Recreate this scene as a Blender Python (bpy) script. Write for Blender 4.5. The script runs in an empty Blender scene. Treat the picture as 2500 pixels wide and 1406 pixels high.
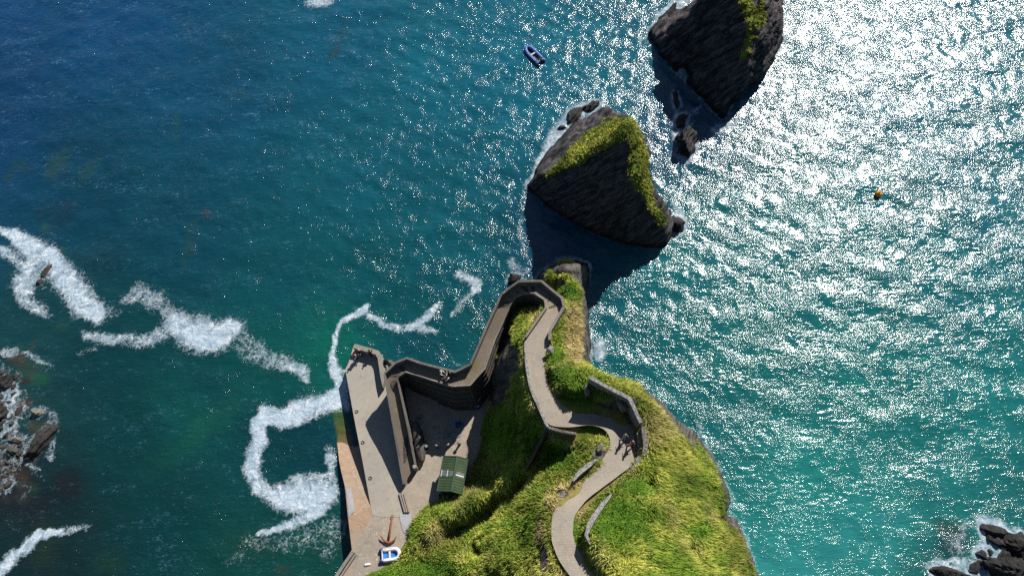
import bpy, math, random
import numpy as np
from mathutils import Vector, Matrix
from mathutils.geometry import delaunay_2d_cdt

C = bpy.context.scene.collection
scn = bpy.context.scene
rng = np.random.default_rng(7)
random.seed(7)

# ------------------------------------------------------------------ camera, sky, sun
FPX, CX, CY, CAMH = 1667.0, 1250.0, 703.0, 80.0
NADIR = (1324.0, 1549.0)          # where the plumb line under the camera meets the picture
SEA = 1.2
_n = np.array([NADIR[0]-CX, -(NADIR[1]-CY), -FPX]); _n /= np.linalg.norm(_n)
_up = -_n
_f = np.array([0, 0, -1.0]); _Y = _f-_up*_f.dot(_up); _Y /= np.linalg.norm(_Y)
_X = np.cross(_Y, _up)
RC = np.array([_X, _Y, _up])      # camera axes -> world axes
cam_d = bpy.data.cameras.new('camera'); cam = bpy.data.objects.new('camera', cam_d); C.objects.link(cam)
cam_d.sensor_width = 36.0; cam_d.lens = 36.0*FPX/2500.0; cam_d.clip_start = 0.5; cam_d.clip_end = 6000
cam.matrix_world = Matrix([list(RC[i])+[[0, 0, CAMH][i]] for i in range(3)]+[[0, 0, 0, 1]])
scn.camera = cam

SUN = np.array([0.4415, 0.6235, 0.6453]); SUN /= np.linalg.norm(SUN)
elev = math.asin(SUN[2]); azim = math.atan2(SUN[0], SUN[1])
w = bpy.data.worlds.new('World'); scn.world = w; w.use_nodes = True
nt = w.node_tree; sky = nt.nodes.new('ShaderNodeTexSky'); sky.sky_type = 'NISHITA'; sky.sun_disc = False
sky.sun_elevation = elev; sky.sun_rotation = azim; sky.air_density = 1.0; sky.dust_density = 0.3; sky.ozone_density = 2.0
bg = nt.nodes['Background']; bg.inputs[1].default_value = 0.05
nt.links.new(sky.outputs[0], bg.inputs[0])
sd = bpy.data.lights.new('sun', 'SUN'); sd.energy = 5.0; sd.angle = math.radians(0.53); sd.color = (1.0, 0.955, 0.88)
so = bpy.data.objects.new('sun', sd); C.objects.link(so)
so.rotation_euler = Vector(SUN).to_track_quat('Z', 'Y').to_euler(); so.location = (60, 80, 90)
scn.view_settings.view_transform = 'Standard'; scn.view_settings.look = 'None'
scn.view_settings.exposure = 0.45; scn.view_settings.gamma = 1.0; scn.view_settings.use_curve_mapping = False
scn.cycles.use_denoising = False; scn.cycles.max_bounces = 4; scn.cycles.caustics_reflective = False; scn.cycles.caustics_refractive = False

# ------------------------------------------------------------------ helpers
def P(x, y, z):
    """the place at height z that the photograph shows at pixel x, y"""
    d = RC @ np.array([x-CX, -(y-CY), -FPX]); t = (z-CAMH)/d[2]
    return np.array([0, 0, CAMH])+d*t
def Qv(p):
    c = (np.asarray(p)-[0, 0, CAMH]) @ RC
    return CX+FPX*c[..., 0]/-c[..., 2], CY-FPX*c[..., 1]/-c[..., 2]

_T = np.random.default_rng(11).random((64, 64, 64)).astype(np.float32)
def vnoise(x, y, z=None):
    if z is None: z = np.zeros_like(x)+0.37
    xi = np.floor(x).astype(int); yi = np.floor(y).astype(int); zi = np.floor(z).astype(int)
    fx = x-xi; fy = y-yi; fz = z-zi
    fx = fx*fx*(3-2*fx); fy = fy*fy*(3-2*fy); fz = fz*fz*(3-2*fz)
    x0, x1, y0, y1, z0, z1 = xi & 63, (xi+1) & 63, yi & 63, (yi+1) & 63, zi & 63, (zi+1) & 63
    a = _T[x0, y0, z0]*(1-fx)+_T[x1, y0, z0]*fx; b = _T[x0, y1, z0]*(1-fx)+_T[x1, y1, z0]*fx
    c = _T[x0, y0, z1]*(1-fx)+_T[x1, y0, z1]*fx; d = _T[x0, y1, z1]*(1-fx)+_T[x1, y1, z1]*fx
    return (a*(1-fy)+b*fy)*(1-fz)+(c*(1-fy)+d*fy)*fz-0.5
def fbm(x, y, z=None, o=4, g=0.5):
    s = 0; a = 1.0; t = 0
    for k in range(o):
        s = s+a*vnoise(x*2**k+17.3*k, y*2**k+5.1*k, None if z is None else z*2**k+9.7*k); t += a; a *= g
    return s/t
def ridged(x, y, z=None, o=3):
    s = 0; a = 1.0; t = 0
    for k in range(o):
        s = s+a*(1-4*np.abs(vnoise(x*2**k+3.3*k, y*2**k+8.1*k, None if z is None else z*2**k+2.7*k))); t += a; a *= 0.5
    return s/t
def smooth(e0, e1, x):
    t = np.clip((x-e0)/(e1-e0), 0, 1); return t*t*(3-2*t)
def seg_dist(X, Y, pts):
    """distance and running parameter to a polyline"""
    best = np.full(X.shape, 1e9); par = np.zeros(X.shape)
    for i in range(len(pts)-1):
        ax, ay = pts[i][0], pts[i][1]; bx, by = pts[i+1][0], pts[i+1][1]
        dx, dy = bx-ax, by-ay; L = dx*dx+dy*dy+1e-9
        t = np.clip(((X-ax)*dx+(Y-ay)*dy)/L, 0, 1)
        d = np.hypot(X-ax-t*dx, Y-ay-t*dy); m = d < best
        best[m] = d[m]; par[m] = (i+t)[m]
    return best, par
def in_poly(X, Y, poly):
    r = np.zeros(X.shape, bool); n = len(poly); j = n-1
    for i in range(n):
        xi, yi = poly[i][0], poly[i][1]; xj, yj = poly[j][0], poly[j][1]
        if yi != yj:
            c = ((yi > Y) != (yj > Y)) & (X < (xj-xi)*(Y-yi)/(yj-yi)+xi); r ^= c
        j = i
    return r
def new_mesh(name, verts, faces, mat, parent=None, smooth_on=False):
    me = bpy.data.meshes.new(name)
    me.from_pydata([tuple(map(float, v)) for v in verts], [], faces); me.update()
    if smooth_on: me.polygons.foreach_set('use_smooth', [True]*len(me.polygons))
    ob = bpy.data.objects.new(name, me); C.objects.link(ob)
    if mat: me.materials.append(mat)
    if parent: ob.parent = parent
    return ob
def grid_mesh(name, V, F, mat, sm=True):
    """fast mesh from numpy arrays: V (n,3), F (m,3 or 4)"""
    me = bpy.data.meshes.new(name); k = F.shape[1]
    me.vertices.add(len(V)); me.vertices.foreach_set('co', V.astype(np.float32).ravel())
    me.loops.add(F.size); me.loops.foreach_set('vertex_index', F.astype(np.int32).ravel())
    me.polygons.add(len(F)); me.polygons.foreach_set('loop_start', (np.arange(len(F))*k).astype(np.int32))
    me.polygons.foreach_set('use_smooth', np.full(len(F), sm)); me.update(calc_edges=True); me.validate()
    me.materials.append(mat)
    ob = bpy.data.objects.new(name, me); C.objects.link(ob); return ob
def attr(ob, name, a):
    at = ob.data.attributes.new(name, 'FLOAT', 'POINT'); at.data.foreach_set('value', a.astype(np.float32).ravel())
def cattr(ob, name, a):
    at = ob.data.attributes.new(name, 'FLOAT_COLOR', 'POINT')
    at.data.foreach_set('color', np.concatenate([a, np.ones((len(a), 1))], 1).astype(np.float32).ravel())
def tag(o, label=None, cat=None, group=None, kind=None):
    if label: o['label'] = label
    if cat: o['category'] = cat
    if group: o['group'] = group
    if kind: o['kind'] = kind
    return o
def empty(name, loc=(0, 0, 0), rz=0.0):
    o = bpy.data.objects.new(name, None); C.objects.link(o); o.location = tuple(map(float, loc)); o.rotation_euler = (0, 0, rz)
    o.empty_display_size = 0.3
    return o
def copy_tree(o, parent=None):
    c = o.copy(); C.objects.link(c); c.parent = parent
    for ch in list(o.children): copy_tree(ch, c)
    return c

class MB:
    """collects simple shapes into one mesh"""
    def __init__(s): s.v = []; s.f = []
    def add(s, vs, fs):
        b = len(s.v); s.v += [tuple(map(float, v)) for v in vs]; s.f += [tuple(b+i for i in f) for f in fs]; return s
    def box(s, cx, cy, cz, sx, sy, sz, rz=0, bev=0.0):
        c, q = math.cos(rz), math.sin(rz); vs = []
        b = bev
        prof = [(-1, -1), (1, -1), (1, 1), (-1, 1)]
        lv = [(-sz/2, b), (-sz/2+b, 0), (sz/2-b, 0), (sz/2, b)] if b > 0 else [(-sz/2, 0), (sz/2, 0)]
        for dz, ins in lv:
            for px, py in prof:
                x, y = px*(sx/2-ins), py*(sy/2-ins); vs.append((cx+x*c-y*q, cy+x*q+y*c, cz+dz))
        n = len(lv); fs = [(3, 2, 1, 0), tuple(4*(n-1)+i for i in range(4))]
        for k in range(n-1):
            for i in range(4):
                j = (i+1) % 4; fs.append((4*k+i, 4*k+j, 4*k+4+j, 4*k+4+i))
        return s.add(vs, fs)
    def tube(s, pts, rad, n=8, cap=True, flat=1.0):
        pts = [np.array(p, float) for p in pts]
        if not hasattr(rad, '__len__'): rad = [rad]*len(pts)
        vs = []; fs = []; prev = None
        for i, p in enumerate(pts):
            a = pts[max(0, i-1)]; b = pts[min(len(pts)-1, i+1)]; t = b-a; t /= np.linalg.norm(t)+1e-9
            u = np.cross(t, [0, 0, 1.0])
            if np.linalg.norm(u) < 0.05: u = np.array([1.0, 0, 0]) if prev is None else prev-t*prev.dot(t)
            u /= np.linalg.norm(u); v = np.cross(u, t)
            if prev is not None and u.dot(prev) < 0: u = -u; v = -v
            prev = u
            for k in range(n):
                an = 2*math.pi*k/n; vs.append(p+rad[i]*(math.cos(an)*u+math.sin(an)*v*flat))
        for i in range(len(pts)-1):
            for k in range(n):
                j = (k+1) % n; fs.append((i*n+k, i*n+j, i*n+n+j, i*n+n+k))
        if cap: fs.append(tuple(range(n))[::-1]); fs.append(tuple((len(pts)-1)*n+k for k in range(n)))
        return s.add(vs, fs)
    def lathe(s, c, prof, n=12):
        vs = []; fs = []
        for r, z in prof:
            for k in range(n):
                a = 2*math.pi*k/n; vs.append((c[0]+r*math.cos(a), c[1]+r*math.sin(a), c[2]+z))
        for i in range(len(prof)-1):
            for k in range(n):
                j = (k+1) % n; fs.append((i*n+k, i*n+j, i*n+n+j, i*n+n+k))
        fs.append(tuple(range(n))[::-1]); fs.append(tuple((len(prof)-1)*n+k for k in range(n)))
        return s.add(vs, fs)
    def prism(s, poly, z0, z1, bev=0.0):
        n = len(poly); vs = [(p[0], p[1], z0) for p in poly]+[(p[0], p[1], z1 if not hasattr(z1, '__len__') else z1[i]) for i, p in enumerate(poly)]
        fs = [tuple(range(n))[::-1], tuple(range(n, 2*n))]
        for i in range(n):
            j = (i+1) % n; fs.append((i, j, n+j, n+i))
        return s.add(vs, fs)
    def build(s, name, mat, parent=None, sm=False): return new_mesh(name, s.v, s.f, mat, parent, sm)

# ------------------------------------------------------------------ materials
MATS = {}
class NM:
    def __init__(s, name, rough=0.9, spec=0.3):
        s.m = bpy.data.materials.new(name); s.m.use_nodes = True; s.t = s.m.node_tree; s.n = s.t.nodes; s.l = s.t.links
        s.b = s.n['Principled BSDF']; s.b.inputs['Roughness'].default_value = rough; s.b.inputs['Specular IOR Level'].default_value = spec
        s.co = s.n.new('ShaderNodeTexCoord').outputs['Object']; MATS[name] = s.m
    def node(s, ty, **kw):
        n = s.n.new(ty)
        for k, v in kw.items(): setattr(n, k, v)
        return n
    def lk(s, a, b): s.l.new(a, b)
    def mapping(s, scale=(1, 1, 1), rot=(0, 0, 0)):
        n = s.n.new('ShaderNodeMapping'); n.inputs['Scale'].default_value = scale; n.inputs['Rotation'].default_value = rot
        s.lk(s.co, n.inputs['Vector']); return n.outputs[0]
    def noise(s, scale, detail=4, rough=0.6, vec=None, dist=0.0):
        n = s.n.new('ShaderNodeTexNoise'); n.inputs['Scale'].default_value = scale; n.inputs['Detail'].default_value = detail
        n.inputs['Roughness'].default_value = rough; n.inputs['Distortion'].default_value = dist
        s.lk(vec if vec is not None else s.co, n.inputs['Vector']); return n.outputs['Fac']
    def ramp(s, fac, stops, interp='LINEAR'):
        n = s.n.new('ShaderNodeValToRGB'); n.color_ramp.interpolation = interp; el = n.color_ramp.elements
        while len(el) < len(stops): el.new(0.5)
        for e, (p, c) in zip(el, stops):
            e.position = p; e.color = (tuple(c)+(1,)) if hasattr(c, '__len__') else (c, c, c, 1)
        s.lk(fac, n.inputs[0]); return n.outputs[0]
    def mix(s, fac, a, b, mode='MIX'):
        n = s.n.new('ShaderNodeMix'); n.data_type = 'RGBA'; n.blend_type = mode
        for v, i in ((fac, 0), (a, 6), (b, 7)):
            if hasattr(v, 'is_linked') or hasattr(v, 'links'): s.lk(v, n.inputs[i])
            else: n.inputs[i].default_value = v if i == 0 else (tuple(v)+(1,))
        return n.outputs[2]
    def math(s, op, a, b=0.0, c=0.0):
        n = s.n.new('ShaderNodeMath'); n.operation = op
        for i, v in enumerate((a, b, c)):
            if hasattr(v, 'links'): s.lk(v, n.inputs[i])
            else: n.inputs[i].default_value = v
        return n.outputs[0]
    def strat(s, nrm_, k, j):
        nrm_ = np.array(nrm_, float); nrm_ /= np.linalg.norm(nrm_); t1 = np.cross(nrm_, [0, 0, 1.0]); t1 /= np.linalg.norm(t1); t2 = np.cross(nrm_, t1)
        c = s.n.new('ShaderNodeCombineXYZ')
        for i, (v, f) in enumerate(((nrm_, k), (t1, j), (t2, j))):
            d = s.n.new('ShaderNodeVectorMath'); d.operation = 'DOT_PRODUCT'; s.lk(s.co, d.inputs[0]); d.inputs[1].default_value = tuple(v*f); s.lk(d.outputs['Value'], c.inputs[i])
        return c.outputs[0]
    def attr(s, name, out='Fac'):
        n = s.n.new('ShaderNodeAttribute'); n.attribute_name = name; return n.outputs[out]
    def color(s, c):
        if hasattr(c, 'links'): s.lk(c, s.b.inputs['Base Color'])
        else: s.b.inputs['Base Color'].default_value = tuple(c)+(1,)
    def bump(s, h, strength=0.5, dist=0.1, normal=None):
        n = s.n.new('ShaderNodeBump'); n.inputs['Strength'].default_value = strength; n.inputs['Distance'].default_value = dist
        s.lk(h, n.inputs['Height'])
        if normal is not None: s.lk(normal, n.inputs['Normal'])
        s.lk(n.outputs[0], s.b.inputs['Normal']); return n.outputs[0]

def plain(name, col, rough=0.6, var=0.15, scale=6.0, metal=0.0):
    m = NM(name, rough); a = m.noise(scale, 5)
    lo = tuple(c*(1-var*1.6) for c in col); hi = tuple(min(1, c*(1+var)) for c in col)
    m.color(m.ramp(a, [(0.3, lo), (0.7, hi)])); m.b.inputs['Metallic'].default_value = metal
    m.bump(a, 0.25, 0.02); return m.m

def concrete(name, base, blotch, strength=1.0, pale=(0.62, 0.57, 0.5), crack=0.5):
    m = NM(name, 0.92); big = m.noise(0.22, 6, 0.6, dist=0.6); med = m.noise(1.7, 6, 0.65); fine = m.noise(14, 4, 0.7)
    c = m.mix(m.ramp(big, [(0.36, 0.0), (0.62, 1.0)]), base, blotch)
    sp = m.ramp(m.noise(2.6, 8, 0.72, dist=0.8), [(0.58, 0.0), (0.66, 1.0)])
    c = m.mix(m.math('MULTIPLY', sp, 0.8*strength), c, pale)
    dk = m.ramp(med, [(0.30, 1.0), (0.46, 0.0)])
    c = m.mix(m.math('MULTIPLY', dk, 0.45), c, tuple(x*0.45 for x in base))
    c = m.mix(0.35, c, m.ramp(fine, [(0.3, 0.35), (0.7, 1.0)]), 'MULTIPLY')
    vo = m.n.new('ShaderNodeTexVoronoi'); vo.feature = 'DISTANCE_TO_EDGE'; vo.inputs['Scale'].default_value = 0.22
    wv_ = m.n.new('ShaderNodeVectorMath'); wv_.operation = 'ADD'; m.lk(m.co, wv_.inputs[0]); nn_ = m.n.new('ShaderNodeTexNoise'); nn_.inputs['Scale'].default_value = 0.9; nn_.inputs['Detail'].default_value = 6; m.lk(m.co, nn_.inputs['Vector'])
    m.lk(nn_.outputs['Color'], wv_.inputs[1]); m.lk(wv_.outputs[0], vo.inputs['Vector'])
    c = m.mix(m.math('MULTIPLY', m.ramp(vo.outputs['Distance'], [(0.0, 1.0), (0.010, 0.0)]), crack), c, tuple(x*0.3 for x in base))
    rust_ = m.ramp(m.noise(0.5, 6, 0.7), [(0.56, 0.0), (0.74, 1.0)])
    c = m.mix(m.math('MULTIPLY', rust_, 0.5*strength), c, (0.33, 0.20, 0.11))
    m.color(c); m.bump(m.math('ADD', fine, med), 0.35, 0.03); return m

M_slab = concrete('pier_concrete', (0.40, 0.36, 0.30), (0.33, 0.30, 0.26), 0.25, crack=0.12).m
M_yard = concrete('yard_concrete', (0.40, 0.335, 0.265), (0.31, 0.265, 0.215), 1.0).m
M_slip = concrete('slipway_concrete', (0.42, 0.25, 0.14), (0.36, 0.27, 0.20), 0.8).m
M_cap = concrete('coping_concrete', (0.30, 0.265, 0.23), (0.22, 0.20, 0.18), 0.5).m
M_cap2 = concrete('parapet_coping', (0.20, 0.175, 0.155), (0.14, 0.125, 0.115), 0.4).m
M_patch = concrete('patch_concrete', (0.40, 0.40, 0.42), (0.34, 0.33, 0.34), 0.6).m

# path: ribbed concrete, bands across the walking direction (UV v runs along the path in metres)
m = NM('ribbed_path_concrete', 0.93); uv = m.n.new('ShaderNodeUVMap'); uv.uv_map = 'UVMap'
sep = m.n.new('ShaderNodeSeparateXYZ'); m.lk(uv.outputs[0], sep.inputs[0])
jit = m.math('MULTIPLY', m.math('SUBTRACT', m.noise(2.2, 3), 0.5), 0.16)
ph = m.math('FRACT', m.math('MULTIPLY', m.math('ADD', sep.outputs[1], jit), 4.3))
groove = m.ramp(ph, [(0.0, 0.0), (0.10, 0.0), (0.24, 1.0), (0.90, 1.0), (1.0, 0.0)])
dirt = m.ramp(m.noise(0.35, 5, 0.6), [(0.35, 0.0), (0.65, 1.0)])
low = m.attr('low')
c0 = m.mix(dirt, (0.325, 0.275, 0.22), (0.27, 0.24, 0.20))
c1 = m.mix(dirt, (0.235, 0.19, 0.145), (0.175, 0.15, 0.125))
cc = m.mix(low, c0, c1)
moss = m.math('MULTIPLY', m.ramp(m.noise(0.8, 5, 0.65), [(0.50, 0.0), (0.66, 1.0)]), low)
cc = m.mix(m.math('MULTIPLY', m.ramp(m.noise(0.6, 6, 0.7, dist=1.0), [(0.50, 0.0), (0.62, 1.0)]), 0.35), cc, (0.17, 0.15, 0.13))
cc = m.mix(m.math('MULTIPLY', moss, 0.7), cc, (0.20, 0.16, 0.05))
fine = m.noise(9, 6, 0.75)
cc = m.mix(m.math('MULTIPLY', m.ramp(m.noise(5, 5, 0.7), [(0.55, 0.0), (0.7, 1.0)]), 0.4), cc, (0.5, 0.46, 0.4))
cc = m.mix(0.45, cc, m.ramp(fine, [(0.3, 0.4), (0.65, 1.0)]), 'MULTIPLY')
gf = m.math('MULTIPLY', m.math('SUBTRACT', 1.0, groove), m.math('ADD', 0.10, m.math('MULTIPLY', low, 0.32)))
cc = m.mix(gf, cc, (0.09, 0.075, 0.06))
m.color(cc); m.bump(m.math('ADD', groove, m.math('MULTIPLY', fine, 0.6)), 0.22, 0.03); M_path = m.m

def masonry(name, lo, hi, lichen, course=2.4):
    m = NM(name, 0.95)
    br = m.n.new('ShaderNodeTexVoronoi'); br.feature = 'DISTANCE_TO_EDGE'; br.inputs['Scale'].default_value = course
    m.lk(m.mapping((1, 1, 1.7)), br.inputs['Vector'])
    joint = m.ramp(br.outputs['Distance'], [(0.0, 0.0), (0.09, 1.0)])
    a = m.noise(1.3, 6, 0.65); f = m.noise(11, 5, 0.7)
    c = m.mix(a, lo, hi); c = m.mix(m.math('MULTIPLY', m.math('SUBTRACT', 1.0, joint), 0.7), c, tuple(x*0.3 for x in lo))
    li = m.ramp(m.noise(3.4, 7, 0.72), [(0.60, 0.0), (0.67, 1.0)])
    c = m.mix(m.math('MULTIPLY', li, lichen), c, (0.55, 0.54, 0.50))
    c = m.mix(0.4, c, m.ramp(f, [(0.3, 0.4), (0.7, 1.0)]), 'MULTIPLY')
    m.color(c); m.bump(m.math('ADD', joint, f), 0.7, 0.05); return m.m
M_stone = masonry('wall_stone', (0.15, 0.13, 0.115), (0.25, 0.22, 0.19), 0.35)
M_lich = masonry('lichened_wall_stone', (0.20, 0.19, 0.18), (0.33, 0.32, 0.31), 0.85)
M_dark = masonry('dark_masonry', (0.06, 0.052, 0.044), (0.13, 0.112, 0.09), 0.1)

# rock and grass ground: masks come from mesh attributes
_b = [P(1290,456,1.0), P(1530,312,16.2), P(1400,305,1.2)]
BED = np.cross(_b[1]-_b[0], _b[2]-_b[0]); BED /= np.linalg.norm(BED); BED = BED*np.sign(BED[2])
def ground_mat(name, rockA, rockB, strata_rot):
    m = NM(name, 0.95, 0.2)
    rk = m.attr('rock'); lush = m.attr('lush'); dry = m.attr('dry')
    stv = m.strat(BED, 2.6, 0.38)
    st = m.noise(1.3, 8, 0.70, stv, 0.5); f = m.noise(5, 8, 0.74)
    rc = m.ramp(st, [(0.28, tuple(x*0.35 for x in rockA)), (0.45, rockA), (0.62, rockB), (0.75, tuple(min(1, x*1.5) for x in rockB))])
    rc = m.mix(0.5, rc, m.ramp(f, [(0.3, 0.35), (0.65, 1.0)]), 'MULTIPLY')
    li = m.ramp(m.noise(2.1, 8, 0.75), [(0.64, 0.0), (0.70, 1.0)])
    rc = m.mix(m.math('MULTIPLY', li, 0.35), rc, (0.42, 0.41, 0.37))
    g1 = m.noise(1.4, 6, 0.7, dist=0.5); g2 = m.noise(6.5, 5, 0.75)
    gc = m.ramp(g1, [(0.25, (0.05, 0.085, 0.012)), (0.45, (0.13, 0.18, 0.020)), (0.62, (0.23, 0.25, 0.04)), (0.8, (0.34, 0.30, 0.10))])
    lc = m.ramp(g1, [(0.25, (0.03, 0.085, 0.008)), (0.5, (0.085, 0.18, 0.012)), (0.75, (0.16, 0.25, 0.024))])
    dc = m.ramp(g1, [(0.25, (0.14, 0.115, 0.04)), (0.5, (0.30, 0.23, 0.085)), (0.75, (0.42, 0.33, 0.14))])
    gc = m.mix(lush, gc, lc); gc = m.mix(dry, gc, dc)
    gc = m.mix(0.6, gc, m.ramp(g2, [(0.3, 0.3), (0.62, 1.0)]), 'MULTIPLY')
    sz = m.n.new('ShaderNodeSeparateXYZ'); m.lk(m.co, sz.inputs[0])
    wet = m.ramp(m.math('ADD', m.math('MULTIPLY', m.math('SUBTRACT', sz.outputs[2], SEA), 0.5), m.math('MULTIPLY', m.noise(0.8, 4), 0.5)), [(0.45, 0.30), (0.75, 1.0)])
    rc = m.mix(1.0, rc, wet, 'MULTIPLY')
    edge = m.math('ADD', rk, m.math('MULTIPLY', m.math('SUBTRACT', m.noise(2.4, 6, 0.75), 0.5), 0.9))
    rf = m.ramp(edge, [(0.46, 0.0), (0.54, 1.0)])
    m.color(m.mix(rf, gc, rc))
    m.bump(m.math('ADD', m.math('MULTIPLY', st, 2.0), m.math('ADD', f, g2)), 0.8, 0.14)
    return m.m
M_head = ground_mat('headland_ground', (0.085, 0.075, 0.066), (0.21, 0.19, 0.17), (0.9, 0.4, 0.6))
M_isle = ground_mat('islet_ground', (0.034, 0.031, 0.034), (0.150, 0.136, 0.136), (0.85, 0.25, 0.75))

m = NM('sea_rock', 0.7, 0.4); st = m.noise(1.5, 8, 0.72, m.strat(BED, 3.0, 0.7), 0.4); f = m.noise(6, 7, 0.75)
m.color(m.mix(0.5, m.mix(m.attr('tone'), m.ramp(st, [(0.3, (0.006, 0.006, 0.006)), (0.52, (0.020, 0.018, 0.018)), (0.70, (0.075, 0.068, 0.066))]),
              m.ramp(st, [(0.3, (0.07, 0.075, 0.05)), (0.65, (0.34, 0.33, 0.27))])), m.ramp(f, [(0.3, 0.3), (0.65, 1.0)]), 'MULTIPLY'))
m.bump(m.math('ADD', st, f), 1.0, 0.14); M_rock = m.m

# grass blades coloured by tuft
m = NM('grass_blades', 0.85, 0.25); m.color(m.attr('col', 'Color')); M_blade = m.m

# sea: body colour from depth attribute, foam attribute, fine ripples as bump over a displaced mesh
m = NM('sea_water', 0.08, 0.72); m.b.inputs['IOR'].default_value = 1.36
body = m.attr('body', 'Color'); fm = m.attr('foam')
n1 = m.noise(0.9, 8, 0.74, dist=1.1); n2 = m.noise(4.6, 6, 0.72, dist=0.6)
cells = m.n.new('ShaderNodeTexVoronoi'); cells.feature = 'DISTANCE_TO_EDGE'; cells.inputs['Scale'].default_value = 1.1
wv = m.n.new('ShaderNodeVectorMath'); wv.operation = 'ADD'; m.lk(m.co, wv.inputs[0])
nc = m.n.new('ShaderNodeTexNoise'); nc.inputs['Scale'].default_value = 1.2; nc.inputs['Detail'].default_value = 5; m.lk(m.co, nc.inputs['Vector'])
m.lk(nc.outputs['Color'], wv.inputs[1]); m.lk(wv.outputs[0], cells.inputs['Vector'])
lace = m.ramp(cells.outputs['Distance'], [(0.0, 1.0), (0.16, 0.0)])
n3 = m.noise(1.9, 6, 0.8, dist=1.5)
tex = m.math('ADD', m.math('MULTIPLY', m.math('SUBTRACT', n3, 0.5), 1.5), m.math('ADD', m.math('MULTIPLY', m.math('SUBTRACT', n2, 0.5), 1.3), m.math('MULTIPLY', lace, 0.22)))
ff = m.math('MULTIPLY', m.ramp(m.math('ADD', fm, tex), [(0.50, 0.0), (0.80, 1.0)]), m.ramp(fm, [(0.05, 0.0), (0.25, 1.0)]))
bodyv = m.mix(0.55, body, m.ramp(m.noise(0.12, 5, 0.6, dist=0.8), [(0.3, 0.62), (0.7, 1.0)]), 'MULTIPLY')
fcol = m.ramp(m.math('ADD', m.math('MULTIPLY', n1, 0.6), m.math('MULTIPLY', n2, 0.4)), [(0.38, (0.20, 0.30, 0.39)), (0.5, (0.34, 0.43, 0.51)), (0.64, (0.70, 0.71, 0.70))])
thick = m.ramp(m.math('ADD', m.math('MULTIPLY', fm, 0.55), m.math('MULTIPLY', n1, 0.9)), [(0.50, 0.20), (0.80, 0.52), (1.06, 1.0)])
sky_fleck = m.attr('sky_fleck')
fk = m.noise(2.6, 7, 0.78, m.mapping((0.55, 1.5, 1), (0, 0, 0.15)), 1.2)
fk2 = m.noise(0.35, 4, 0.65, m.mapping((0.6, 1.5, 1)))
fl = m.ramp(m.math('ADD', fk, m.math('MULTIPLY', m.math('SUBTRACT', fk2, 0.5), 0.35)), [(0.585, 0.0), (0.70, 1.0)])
bodyv = m.mix(m.math('MULTIPLY', fl, sky_fleck), bodyv, (0.13, 0.30, 0.48))  # blue flecks: sky reflected in ripples and tiny foam, painted into the colour
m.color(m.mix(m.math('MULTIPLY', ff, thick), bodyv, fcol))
m.lk(m.math('ADD', 0.135, m.math('MULTIPLY', ff, 0.75)), m.b.inputs['Roughness'])
r1 = m.noise(1.5, 3, 0.55, m.mapping((0.5, 1.45, 1), (0, 0, 0.24)), 0.35); r2 = m.noise(5.2, 3, 0.6, m.mapping((0.8, 1.15, 1), (0, 0, -0.3)))
b1 = m.bump(r1, 1.0, 0.090)
gust = m.ramp(m.noise(0.5, 4, 0.7), [(0.42, 0.0), (0.7, 1.0)])
m.bump(m.math('MULTIPLY', r2, m.math('ADD', 0.36, m.math('MULTIPLY', gust, 2.4))), 1.0, 0.045, b1)
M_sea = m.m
m = NM('sea_deep', 0.2, 0.5); m.color((0.008, 0.05, 0.085)); m.bump(m.noise(0.8, 6, 0.7), 1.0, 0.3); M_deep = m.m

# ------------------------------------------------------------------ path and ramp stations: (Lx,Ly, Rx,Ry, z, L has parapet, R has parapet)
ST = [(986,1181,1006,1172,3.03,1,0),(980,1148,1013,1133,3.4,1,1),(961,1040,995,1040,4.6,1,1),(945,950,973,938,5.9,1,1),
(938.5,914,971,925,6.3,1,0),(965.4,885,977,917,6.5,1,0),(993.6,873.7,989.8,907.5,6.9,1,0),(1021.8,884,1020,916,7.4,1,0),
(1080,899.5,1075,934,8.2,1,0),(1111,907,1105,942.6,8.5,1,0),(1130,898,1147.6,940.5,8.8,1,0),(1148.8,888.5,1184,900,9.1,1,0),
(1170,839.5,1207,832,9.6,1,0),(1191,790.6,1228,786,10.1,1,0),(1210,749,1243,752,10.6,1,0),(1224.6,717.6,1252,735,11.0,1,0),
(1245,702,1262,723.4,11.3,1,0),(1266,687,1280,716,11.7,1,0),(1295,686,1292,715,12.1,1,0),(1321.6,686,1304,716,12.5,1,0),
(1348,708,1326.4,730,13.0,1,0),(1371.5,727,1332,742,13.5,1,1),(1377,748,1333,750,13.8,1,1),(1360,777,1308,786,14.2,1,1),
(1342.7,806,1283,822,14.6,1,1),(1342,829,1284,838,14.8,1,0),(1330,860,1285,864,15.1,0,0),(1330.5,893.5,1287,889.5,15.4,0,0),(1342,949,1297,945,16.0,0,0),
(1354,968.6,1306,968,16.3,0,0),(1378,988,1314.7,984,16.5,0,0),(1405.6,997,1327,1012,16.8,0,0),(1445,998,1338.4,1040,17.1,0,0),
(1476.8,998,1390,1044,17.4,0,0),(1516,1020,1437,1036,17.8,0,0),(1548,1047.7,1473,1044,18.2,0,0),(1554,1085,1488.6,1065.5,18.5,0,0),
(1550,1123,1490.6,1087,18.8,0,0),(1536,1142.6,1477,1115,19.1,0,0),(1492.6,1174,1437,1162,19.8,0,0),(1462,1196,1405.6,1202,20.2,0,0),
(1433,1217.7,1374,1222,20.7,0,0),(1410,1245,1352,1245.4,21.1,0,0),(1401.7,1261,1346,1270,21.3,0,0),(1397.7,1304.7,1344.5,1305,21.8,0,0),
(1409.6,1336,1350,1335,22.1,0,0),(1437,1372,1366,1372,22.5,0,0),(1461,1406,1394,1406,23.0,0,0),(1500,1462,1430,1462,23.6,0,0),(1545,1530,1475,1530,24.4,0,0)]
PARA = 0.82
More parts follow.
